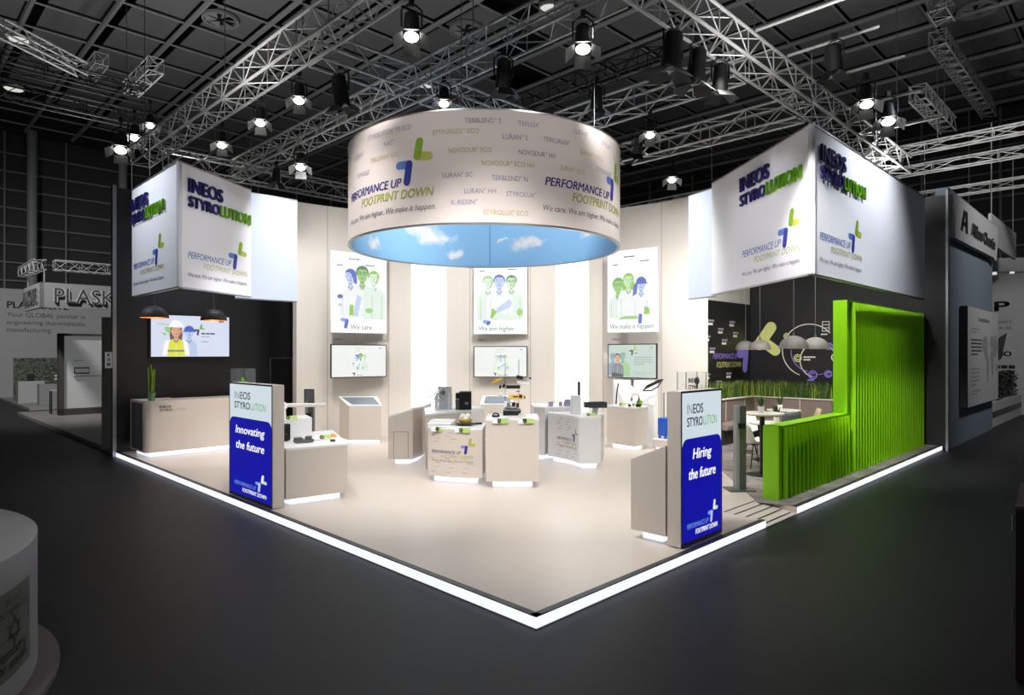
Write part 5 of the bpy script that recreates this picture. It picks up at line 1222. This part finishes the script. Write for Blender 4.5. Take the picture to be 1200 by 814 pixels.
for (x, y, z, aim, lit, lab, s) in (
    (-1.2, 7.75, 6.0, (-.6, 9, 0), 1, 'lit spotlight on the left-edge truss nearest the camera', 1.25),
    (-3.2, 9.75, 6.0, (-2.4, 10.2, 0), 1, 'lit spotlight on the left-edge truss, second from the camera', 1.1),
    (-4.15, 10.7, 6.0, (-3.4, 10.6, 0), 1, 'lit spotlight on the left-edge truss, third from the camera', 1.1),
    (-5.3, 11.85, 6.0, (-5.0, 12, 0), 1, 'lit spotlight on the left-edge truss above the left corner sign', 1.1),
    (-4.3, 13.2, 6.0, (-4.2, 11.4, 0), 1, 'bright spotlight hanging above the white panel of the left sign', 1.3),
    (-5.2, 14.3, 6.0, (-5.4, 14, 0), 0, 'dark spotlight hanging behind the left corner sign', 1.1),
    (-1.05, 10.0, 6.05, (-1, 8.8, 0), 1, 'lit spotlight just above the left rim of the drum', 1.1),
    (-.12, 9.1, 6.0, (-.4, 10, 2), 0, 'dark spotlight above the middle of the drum', 1.4),
    (.88, 8.05, 6.0, (.8, 9, 0), 1, 'lit spotlight with open barn doors right of the drum top', 1.3),
    (2.4, 11.3, 6.0, (2.2, 10.6, 0), 1, 'lit spotlight hanging right of the drum', 1.1),
    (1.3, 9.95, 6.0, (1.2, 11, 0), 0, 'dark spotlight hanging near the right rim of the drum', 1.2),
    (2.10, 8.5, 6.05, (1.6, 9.2, 0), 0, 'first of three big dark spotlights at the right-edge truss', 1.7),
    (2.52, 8.85, 6.0, (2.0, 9.4, 0), 0, 'second of three big dark spotlights at the right-edge truss', 1.6),
    (2.97, 9.25, 6.0, (2.9, 9.6, 0), 0, 'third of three big dark spotlights at the right-edge truss', 1.4),
    (4.45, 8.95, 6.15, (4.9, 9.3, 0), 0, 'dim spotlight on the outrigger pipe nearest the camera', 1.3),
    (5.45, 9.98, 6.05, (5.7, 10.5, 4), 1, 'bright spotlight on an outrigger pipe above the right corner sign', 1.3),
    (6.2, 10.7, 6.05, (6.4, 11.2, 4), 1, 'bright spotlight on the outrigger pipe right of the sign corner', 1.4),
    (2.35, 12.1, 6.0, (2.8, 14.8, 2), 0, 'dark spotlight hanging on the truss right of the drum', 1.1),
    (3.5, 14.2, 6.0, (3.2, 13, 0), 1, 'lit spotlight half hidden behind the right corner sign', 1.2),
    (-2.55, 9.65, 6.0, (-2, 11, 0), 0, 'black spotlight on the cross truss left of the drum', 1.5),
    (-8.2, 13.6, 6.5, (-8.5, 13.7, 0), 1, 'brightest spotlight left of the left corner sign', 1.6),
    (-8.9, 15.3, 7.3, (-9, 14, 0), 1, 'lit spotlight behind the brightest lamp at upper left', 1.4),
    (-9.2, 16.5, 8.0, (-9, 14, 0), 1, 'small lit spotlight highest at upper left', 1.3)):
    spotlight(x, y, z, aim, lit, lab, s, zt=z+.5 if z > 6.4 else None)
# ceiling downlights and swirl vents
for i, (x, y, z, r, lab) in enumerate(((-17.4, 22.9, 13.2, .32, 'round downlight in the ceiling at the upper left'), (-18.6, 24.2, 12.0, .3, 'round downlight at the left edge of the picture'), (6.1, 25.5, 13.3, .3, 'round downlight above the right of the drum'), (1.2, 21.0, 13.3, .3, 'round downlight above the drum'), (-3.6, 27, 13.3, .3, 'round downlight above the left trusses'), (11.0, 19.6, 13.3, .26, 'round downlight at the top right of the ceiling'))):
    t = thing('ceiling_downlight', lab, 'ceiling light', (x, y, z), 'ceiling downlights')
    mb = MB(); mb.lathe([(r, 0), (r+.04, 0), (r+.04, .1), (r, .1), (r, 0)], (x, y, z-.05), 20, cap=False); build(mb, 'rim', beam_m, t); mb = MB(); mb.lathe([(.0001, 0), (r, 0), (r, .01), (.0001, .01)], (x, y, z-.04), 20); build(mb, 'disc', down_on, t)
for x, y, lab in ((-9.8, 21.8, 'round swirl air vent in a ceiling panel at upper left'), (-1.6, 22.5, 'round swirl air vent above the drum'), (15.2, 21.2, 'round swirl air vent in the right ceiling'), (20.3, 25.6, 'far round swirl air vent in the right ceiling')):
    t = thing('swirl_vent', lab, 'air vent', (x, y, CZ), 'ceiling swirl vents')
    mb = MB(); mb.lathe([(.5, 0), (.58, 0), (.58, .1), (.5, .1), (.5, 0)], (x, y, CZ-.03), 24, cap=False); build(mb, 'rim', beam_m, t)
    mb = MB()
    for k in range(6):
        a = k*math.pi/3; mb.add([(x+.1*math.cos(a), y+.1*math.sin(a), CZ), (x+.5*math.cos(a), y+.5*math.sin(a), CZ-.03), (x+.5*math.cos(a+.7), y+.5*math.sin(a+.7), CZ+.05)], [[0, 1, 2]])
    build(mb, 'blade', beam_m, t); mb = MB(); mb.lathe([(.0001, 0), (.5, 0), (.5, .01), (.0001, .01)], (x, y, CZ+.07), 20); build(mb, 'dark_plenum', ceil_dark, t)
# thin hanging wires
for i, (x, y, z0) in enumerate(((-8.1, 14.3, 6.7), (-3, 9.3, 6.7), (-.6, 10, 6.7), (3.7, 9.9, 6.7), (8.9, 15, 6.7), (-5.4, 12.2, 6.7), (13, 19.5, 9), (15.5, 21.8, 11), (12.2, 18.6, 8), (14.5, 17, 8), (-10.4, 17.5, 9.4))):
    mb = MB(); mb.tube([(x, y, z0), (x, y, CZ)], .009, 5); build(mb, 'hanging_wire', greym, None, label='thin steel wire from the ceiling to the rig', cat='wire', group='hanging wires')

# ================================================================== NEIGHBOURING STANDS, LEFT
mb = MB(); mb.prism([(-8.62, 14.05), (-17.7, 23.2), (-9, 32), (-1, 24)], HL, .0); struct(mb, 'floor_neighbour', mat('neighbour_floor', (112, 110, 108), .5), label='grey platform of the neighbouring stand at left')
mb = MB(); mb.prism([(-18.6, 25.0), (-24.6, 31.0), (-18, 38), (-12, 31.6)], HL, 0); struct(mb, 'floor_neighbour_far', mat('neighbour_floor_far', (128, 127, 126), .5), label='grey platform of the far stand at left')
NW = Plane((-24.4, 30.6), (-19.0, 36.0)); mb = MB(); mb.prism([NW(0, 0)[:2], NW(7.6, 0)[:2], NW(7.6, 0, -.2)[:2], NW(0, 0, -.2)[:2]], 0, 5.2)
nw = struct(mb, 'wall_neighbour', n_white, label='grey white wall of the far stand at left with printed text')
mb = MB(); text(mb, NW, 'PLASKOLITE', .45, 4.28, .32, None, 0, .01, mi=0); 
for i, s in enumerate(('Your GLOBAL partner in', 'engineering thermoplastic', 'manufacturing')): text(mb, NW, s, .45, 3.86-i*.36, .21, None, mi=0)
build(mb, 'printed_text', n_text, nw)
NG = Plane((-21.9, 28.5), (-18.8, 31.6)); t = thing('foliage_board', 'grey printed foliage board behind the small desk of the far stand', 'board', NG(2, 0))
leafwall = mat('foliage_print', (70, 76, 66), .7, var=.9, scale=3.2)
_n = [q for q in leafwall.node_tree.nodes if q.type == 'TEX_NOISE'][0]; _n.inputs['Distortion'].default_value = 3; _n.inputs['Roughness'].default_value = .8
_r = leafwall.node_tree.nodes.new('ShaderNodeMapRange'); _r.inputs['From Min'].default_value = .4; _r.inputs['From Max'].default_value = .62
_mx = [q for q in leafwall.node_tree.nodes if q.type == 'MIX'][0]
leafwall.node_tree.links.new(_n.outputs['Fac'], _r.inputs['Value']); leafwall.node_tree.links.new(_r.outputs[0], _mx.inputs['Factor'])
mb = MB(); mb.prism([NG(0, 0)[:2], NG(4.4, 0)[:2], NG(4.4, 0, -.1)[:2], NG(0, 0, -.1)[:2]], .05, 1.9); build(mb, 'board', leafwall, t)
mb = MB(); text(mb, NG, 'PLASKOLITE', 1.7, 1.45, .17, None, 0, .01); lines(mb, NG, 1.5, 1.05, 1.6, 2, .14, .07, .004, 0); build(mb, 'printed_text', n_halo, t)
boxthing('info_desk', 'pale grey desk in front of the foliage board', 'desk', [(-20.75, 27.25), (-20.1, 27.9), (-20.4, 28.2), (-21.05, 27.55)], 0, .92, n_white)
mb = MB(); mb.box((-20.55, 27.7, 1.09), (.25, .05, .28), .78); mb.box((-20.55, 27.7, .932), (.1, .1, .02)); build(mb, 'desk_monitor', n_black, None, label='small black monitor on the pale grey desk', cat='monitor')
boxthing('side_cabinet', 'dark grey cabinet beside the lit display wall', 'cabinet', [(-19.1, 26.2), (-18.55, 26.75), (-18.85, 27.05), (-19.4, 26.5)], 0, .85, n_grey)
t = thing('framed_table', 'thin framed table beside the dark edge of the lit display wall', 'table', (-15.9, 22.7, 0)); mb = MB()
for dx, dy in ((0, 0), (.7, .7), (.35, -.35), (1.05, .35)): mb.tube([(-16.1+dx*.55, 22.6+dy*.55, 0), (-16.1+dx*.55, 22.6+dy*.55, .8)], .02, 5)
build(mb, 'leg', n_black, t); mb = MB(); mb.prism([(-16.13, 22.6), (-15.71, 23.02), (-15.5, 22.82), (-15.92, 22.38)], .8, .83); build(mb, 'tabletop', n_white, t)
ND = Plane((-15.35, 22.0), (-12.0, 25.35)); t = thing('lit_display_wall', 'backlit grey display wall in a dark frame on the neighbouring stand', 'display wall', ND(2, 0))
mb = MB(); mb.prism([ND(-.02, 0, .1)[:2], ND(.12, 0, .1)[:2], ND(.12, 0, -.3)[:2], ND(-.02, 0, -.3)[:2]], .0, 2.78); mb.prism([ND(-.02, 0, .1)[:2], ND(4.2, 0, .1)[:2], ND(4.2, 0, -.3)[:2], ND(-.02, 0, -.3)[:2]], 2.7, 2.78); mb.prism([ND(-.02, 0, .1)[:2], ND(4.2, 0, .1)[:2], ND(4.2, 0, -.3)[:2], ND(-.02, 0, -.3)[:2]], 0, .22); build(mb, 'frame', n_dark, t)
mb = MB(); mb.prism([ND(.12, 0, .0)[:2], ND(4.2, 0, .0)[:2], ND(4.2, 0, -.1)[:2], ND(.12, 0, -.1)[:2]], .22, 2.7); build(mb, 'light_panel', n_lit, t)
mb = MB(); text(mb, ND, 'High performance', 1.35, 2.2, .15, None); lines(mb, ND, .4, 1.85, .45, 1, .1, .02, .004, 0); build(mb, 'printed_text', n_text, t)
mb = MB(); mb.tube([ND(.42, 1.42, .06), ND(.85, 1.42, .06), ND(.85, 1.60, .06), ND(.42, 1.60, .06), ND(.42, 1.42, .06)], .025, 6); build(mb, 'black_loop_part', n_black, t); mb = MB(); mb.sphere(ND(2.2, .98, .12), .34, 14, None, (1, 1, 1)); build(mb, 'round_part', n_black, t, True)
mb = MB(); mb.box(ND(1.6, 1.32, .05), (2.4, .12, .02), math.radians(45)); build(mb, 'shelf', n_grey, t)
# hanging box sign with its small truss
N1 = (-14.55, 20.0); N0 = (-16.6, 22.05); N2 = (-8.5, 26.05)
t = thing('hanging_box_sign', 'grey hanging box sign with haloed dark letters at far left', 'sign', (-12, 23, 3.5)); Sa = Plane(N0, N1); Sb = Plane(N1, N2)
for S_ in (Sa, Sb):
    mb = MB(); mb.prism([S_(0, 0)[:2], S_(S_.L, 0)[:2], S_(S_.L, 0, -.1)[:2], S_(0, 0, -.1)[:2]], 3.53, 4.3); build(mb, 'sign_board', n_grey, t)
for S_, u, w_ in ((Sa, .25, 2.3), (Sb, .34, 3.3)):
    mb = MB(); text(mb, S_, 'PLASKOLITE', u, 3.7, .44, w_, 0, .045, 0, .012); build(mb, 'letter_halo', n_halo, t); mb = MB(); text(mb, S_, 'PLASKOLITE', u+.02, 3.7, .44, w_-.04, 0, .0, .04, .02); build(mb, 'letters', n_text, t)
truss((N0[0], N0[1], 4.85), (N1[0], N1[1], 4.85), 'small truss on the left face of the hanging box sign', .3, n_grey, .35, .02); truss((N1[0]+.25, N1[1]+.25, 4.85), (N2[0], N2[1], 4.85), 'small truss on the right face of the hanging box sign', .3, n_grey, .35, .02)
mb = MB(); 
for p in (N0, N1, N2): mb.tube([(p[0]*.995, p[1]*1.004, 4.3), (p[0]*.995, p[1]*1.004, 4.66)], .02, 5)
build(mb, 'suspension_cable', n_grey, t)
for x, y, lab in ((-13.2, 22.6, 'left oval lamp under the small truss at far left'), (-11.6, 24.2, 'right oval lamp under the small truss at far left')):
    mb = MB(); mb.lathe([(.2, 0), (.25, .08), (.1, .12)], (x, y, 4.5), 16); build(mb, 'oval_lamp', down_on, None, True, label=lab, cat='lamp', group='oval lamps')
# post and hall number plate beside the stand's left end
mb = MB(); mb.prism([(-9.05, 14.3), (-8.68, 14.3), (-8.68, 14.6), (-9.05, 14.6)], .0, 2.9); build(mb, 'stand_post', mat('post_beige', (120, 116, 108), .6), None, label='dull beige post just left of the charcoal wall end', cat='post')
t = thing('number_plate', 'small white hall number plate on the end of the charcoal wall', 'plate', (-8.5, 13.75, 1.75)); NP = Plane((-8.60, 13.70), (-8.44, 13.72)); mb = MB(); mb.prism([NP(0, 0)[:2], NP(.15, 0)[:2], NP(.15, 0, -.01)[:2], NP(0, 0, -.01)[:2]], 1.79, 2.13); build(mb, 'plate', white, t)
mb = MB(); text(mb, NP, 'K', .05, 2.04, .06, None, 0, .02); text(mb, NP, 'D', .05, 1.94, .06, None, 0, .02); text(mb, NP, '28', .03, 1.84, .06, None, 0, .02); build(mb, 'printed_number', n_text, t)

# ================================================================== NEIGHBOURING STANDS, RIGHT
NR = Plane((9.95, 14.80), (14.05, 18.95)); mb = MB(); mb.prism([NR(.0, 0)[:2], NR(5.75, 0)[:2], NR(5.75, 0, -.25)[:2], NR(0, 0, -.25)[:2]], HL, 5.9)
struct(mb, 'wall_neighbour_slate', n_blue, label='slate blue facade of the neighbouring stand at right')
t = thing('fascia_sign', 'pale grey fascia sign with slanted dark mark on the slate facade', 'sign', NR(2.8, 4.6)); 
mb = MB(); pts = [(.0, 4.72), (5.0, 4.80)]+[(5.3+.28*math.sin(a), 4.98-.25*math.cos(a)) for a in [i*math.pi/16 for i in range(9)]]+[(5.65, 5.72), (.0, 5.72)]
mb.add([NR(a, b, .01) for a, b in pts]+[NR(a, b, .14) for a, b in pts], [list(range(len(pts)))[::-1], list(range(len(pts), 2*len(pts)))]+[[i, (i+1) % len(pts), len(pts)+(i+1) % len(pts), len(pts)+i] for i in range(len(pts))]); build(mb, 'board', n_white, t)
mb = MB(); 
for q_ in ([(.55, 4.98), (.8, 4.98), (1.15, 5.5), (.9, 5.5)], [(1.1, 4.98), (1.4, 4.98), (1.35, 5.5), (1.1, 5.5)], [(.75, 5.12), (1.3, 5.12), (1.3, 5.22), (.8, 5.22)]): poly(mb, NR, q_, .145, 0)
build(mb, 'slanted_mark', n_black, t); mb = MB(); text(mb, NR, 'Alders Chemie', 1.75, 5.02, .3, 3.3, 0, .02, .03, .142); build(mb, 'lettering', n_text, t)
t = thing('map_poster_box', 'white poster box with a grey world map on the slate facade', 'poster', NR(3.2, 1)); PB = Plane(NR(1.15, 0, .16)[:2], NR(5.55, 0, .16)[:2]); w_ = PB.L
mb = MB(); mb.prism([PB(0, 0)[:2], PB(w_, 0)[:2], PB(w_, 0, -.14)[:2], PB(0, 0, -.14)[:2]], .80, 3.24); build(mb, 'box_frame', n_black, t)
mb = MB(); poly(mb, PB, [(.1, .80), (w_, .80), (w_, 3.24), (.1, 3.24)], .004, 0); build(mb, 'print_panel', n_white, t)
mb = MB(); text(mb, PB, 'Locations', 1.4, 2.92, .12, 1.6, 0, .02, n=.006, mi=0); lines(mb, PB, .5, 2.7, 1.2, 2, .08, .03, .006, 1); lines(mb, PB, .5, 2.42, 1.4, 5, .09, .04, .006, 0); lines(mb, PB, .5, 1.7, 1.1, 5, .1, .035, .006, 1); lines(mb, PB, .5, 1.15, 1.3, 2, .07, .03, .006, 1)
for cx, cy, rx, ry in ((2.35, 2.35, .4, .22), (2.5, 2.1, .25, .18), (2.75, 1.75, .17, .3), (2.72, 1.45, .1, .16), (3.35, 2.4, .25, .2), (3.4, 1.95, .25, .28), (3.5, 1.65, .14, .2), (3.9, 2.35, .4, .25), (3.85, 2.1, .25, .12), (4.15, 1.7, .18, .1)):
    pp = [(cx+(x-cx)*random.uniform(.8, 1.15), cy+(y-cy)*random.uniform(.8, 1.15)) for x, y in ell(cx, cy, rx, ry, 14)]; poly(mb, PB, pp, .006+random.random()*.002, 1)
build(mb, 'printed_map', [n_text, n_grey], t)
# stand beyond
NM = Plane((15.6, 26.1), (19.4, 22.3)); mb = MB(); mb.prism([NM(0, 0)[:2], NM(5.4, 0)[:2], NM(5.4, 0, -.2)[:2], NM(0, 0, -.2)[:2]], HL, 5.0); w = struct(mb, 'wall_neighbour_far', n_white, label='pale printed wall of the farthest stand at right')
mb = MB(); text(mb, NM, 'DAMP', .95, 3.65, .36, 2.6, 0, .04, mi=0); lines(mb, NM, 1.9, 3.2, 1.7, 3, .22, .1, .004, 1); text(mb, NM, 'DOMO', 2.7, 2.0, .18, .9, 0, .02, mi=0); lines(mb, NM, 2.6, 1.55, 1.1, 2, .35, .12, .004, 0); build(mb, 'printed_text', [n_black, n_grey], w)
t = thing('ring_canopy', 'round pale canopy with small lamps above the farthest stand', 'canopy', (18.5, 26.5, 5.0)); mb = MB(); mb.lathe([(2.6, 0), (2.7, 0), (2.7, .5), (2.6, .5), (2.6, 0)], (18.6, 26.4, 5.1), 40, cap=False); build(mb, 'ring', n_white, t)
for k in range(12):
    mb = MB(); a = 3.3+k*.22; mb.lathe([(.07, 0), (.07, .1)], (18.6+2.6*math.cos(a), 26.4+2.6*math.sin(a), 5.0), 10); build(mb, 'small_lamp', down_on, t)
mb = MB(); mb.tube([(18.6, 26.4, 5.4), (18.6, 26.4, 12)], .02, 5); mb.tube([(16.0, 26.4, 5.4), (21.2, 26.4, 5.4)], .03, 6); mb.tube([(18.6, 23.8, 5.4), (18.6, 29, 5.4)], .03, 6); build(mb, 'suspension', n_grey, t)
NC = Plane((14.0, 19.0), (17.5, 22.5)); t = thing('hanging_banner', 'plain pale banner board hanging beyond the slate facade', 'banner', NC(2.4, 5.3)); mb = MB(); mb.prism([NC(.25, 0)[:2], NC(4.9, 0)[:2], NC(4.9, 0, -.08)[:2], NC(.25, 0, -.08)[:2]], 5.35, 6.25); build(mb, 'board', n_white, t); mb = MB(); mb.tube([NC(.5, 6.25, -.04), NC(.5, 9, -.04)], .015, 5); mb.tube([NC(4.5, 6.25, -.04), NC(4.5, 9, -.04)], .015, 5); build(mb, 'suspension_cable', n_grey, t)
NB = Plane((13.9, 18.9), (18.4, 23.4)); t = thing('hedge_planter', 'pale planter box with a dark stripe at the aisle beyond the slate facade', 'planter', NB(3, HL))
mb = MB(); mb.prism([NB(.35, 0)[:2], NB(6.2, 0)[:2], NB(6.2, 0, -.5)[:2], NB(.35, 0, -.5)[:2]], HL, .62); build(mb, 'box', n_white, t); mb = MB(); mb.prism([NB(.35, 0, .01)[:2], NB(6.2, 0, .01)[:2], NB(6.2, 0)[:2], NB(.35, 0)[:2]], .18, .36); build(mb, 'dark_stripe', n_dark, t)
mb = MB()
for i in range(2200):
    p = Vector(NB(random.uniform(.45, 6.1), 0, -random.uniform(.08, .42))); z = .55+.95*random.random()**.7; a = random.uniform(0, 6.28); s = random.uniform(.05, .1); d = Vector((math.cos(a), math.sin(a), random.uniform(-.6, .8)))*s; e = Vector((-math.sin(a), math.cos(a), .2))*s*.45; c_ = Vector((p.x, p.y, z)); mb.add([c_-d, c_+e, c_+d, c_-e], [[0, 1, 2, 3]])
build(mb, 'foliage', mat('dark_foliage', (58, 60, 56), .6, var=.5), t)
t = thing('slanted_flag', 'black slanted flag with white letters above the hedge planter', 'flag', (16.9, 21.5, 1.4)); FS = Slant((16.3, 22.2, 1.6), (.75, .62, .2), (.35, .2, .9)); mb = MB(); mb.add([FS(0, 0), FS(1.6, 0), FS(1.6, 1.0), FS(0, 1.0)]+[FS(0, 0, -.03), FS(1.6, 0, -.03), FS(1.6, 1.0, -.03), FS(0, 1.0, -.03)], [[0, 1, 2, 3], [7, 6, 5, 4], [0, 4, 5, 1], [1, 5, 6, 2], [2, 6, 7, 3], [3, 7, 4, 0]]); build(mb, 'cloth', n_black, t)
mb = MB(); text(mb, Slant(FS(.42, .08), FS.v, -FS.u), 'POLYMER', 0, 0, .2, .85, 0, .02, n=.006); build(mb, 'lettering', white, t); mb = MB(); mb.tube([(16.3, 22.2, HL), FS(0, 0, -.02), FS(0, 1.0, -.02)], .025, 6); build(mb, 'pole', n_grey, t)

# ================================================================== NEAR FOREGROUND
RC = (-4.84, 3.57); RR = 1.8
t = thing('round_counter', 'grey white round counter with an olive notice at the lower left corner', 'counter', (RC[0], RC[1], HL))
mb = MB(); mb.lathe([(RR, .05), (RR, .945), (RR-.012, .955), (.001, .955)], (RC[0], RC[1], HL), 96); build(mb, 'body', round_w, t, True)
mb = MB(); mb.lathe([(RR+.13, 0), (RR+.13, .04), (.001, .05)], (RC[0], RC[1], HL), 72); build(mb, 'base_disc', greyfloor, t, True)
RS = Cyl(RC, RR); mb = MB(); u0, u1 = math.radians(96-90+52)*RR, 0
ua = RR*math.radians(76); ub = RR*math.radians(113)
pts = 16
for i in range(pts):
    a, b = ua+(ub-ua)*i/pts, ua+(ub-ua)*(i+1)/pts; mb.add([RS(a, .11, .004), RS(b, .11, .004), RS(b, .645, .004), RS(a, .645, .004)], [[0, 1, 2, 3]])
build(mb, 'notice', clothg, t, True)
mb = MB(); dg_ = lambda a: RR*math.radians(a)
text(mb, RS, 'RELIABLE', dg_(101.5), .56, .04, .20, n=.008); text(mb, RS, 'PETROCHEMICALS', dg_(94), .495, .04, .56, n=.008)
text(mb, RS, 'chemistry', dg_(96.5), .235, .07, .44, n=.008); text(mb, RS, 'for smiles', dg_(98), .165, .065, .40, n=.008)
hx = dg_(105); hz = .39; R_ = .058
def stroke(p, q, w_=.006):
    d = Vector((q[0]-p[0], q[1]-p[1])); nrm = Vector((-d.y, d.x)).normalized()*w_
    mb.add([RS(p[0]-nrm.x, p[1]-nrm.y, .008), RS(q[0]-nrm.x, q[1]-nrm.y, .008), RS(q[0]+nrm.x, q[1]+nrm.y, .008), RS(p[0]+nrm.x, p[1]+nrm.y, .008)], [[0, 1, 2, 3]])
hp = [(hx+1.1*R_*math.sin(i*math.pi/3), hz+R_*math.cos(i*math.pi/3)) for i in range(7)]
for i in range(6): stroke(hp[i], hp[i+1]); stroke(hp[i], (hx+(hp[i][0]-hx)*1.5, hz+(hp[i][1]-hz)*1.5))
for s in (-1, 1): poly(mb, RS, ell(hx+s*.03, hz+.02, .007, .007, 8), .008, None)
sm = [(hx+.05*math.cos(a), hz-.005+.03*math.sin(a)) for a in [math.pi+i*math.pi/6 for i in range(7)]]
for a, b in zip(sm, sm[1:]): stroke(a, b, .004)
build(mb, 'printed_notice', n_black, t)
t = thing('dark_cabinet', 'dark brown cabinet with steel hinges at the right picture edge', 'cabinet', (3.9, 4.4, HL))
mb = MB(); mb.prism([(3.36, 4.33), (4.6, 4.05), (4.95, 5.1), (4.02, 5.12)], HL+.02, 1.06); build(mb, 'body', darkwood, t, bevel=.006)
mb = MB(); mb.prism([(3.355, 4.325), (4.6, 4.04), (4.96, 5.11), (4.02, 5.13)], 1.06, 1.08); build(mb, 'top', mat('cabinet_top', (86, 70, 68), .5), t)
for z in (.3, .92):
    mb = MB(); mb.tube([(3.345, 4.33, z), (3.345, 4.33, z+.1)], .008, 6); build(mb, 'hinge', greym, t)
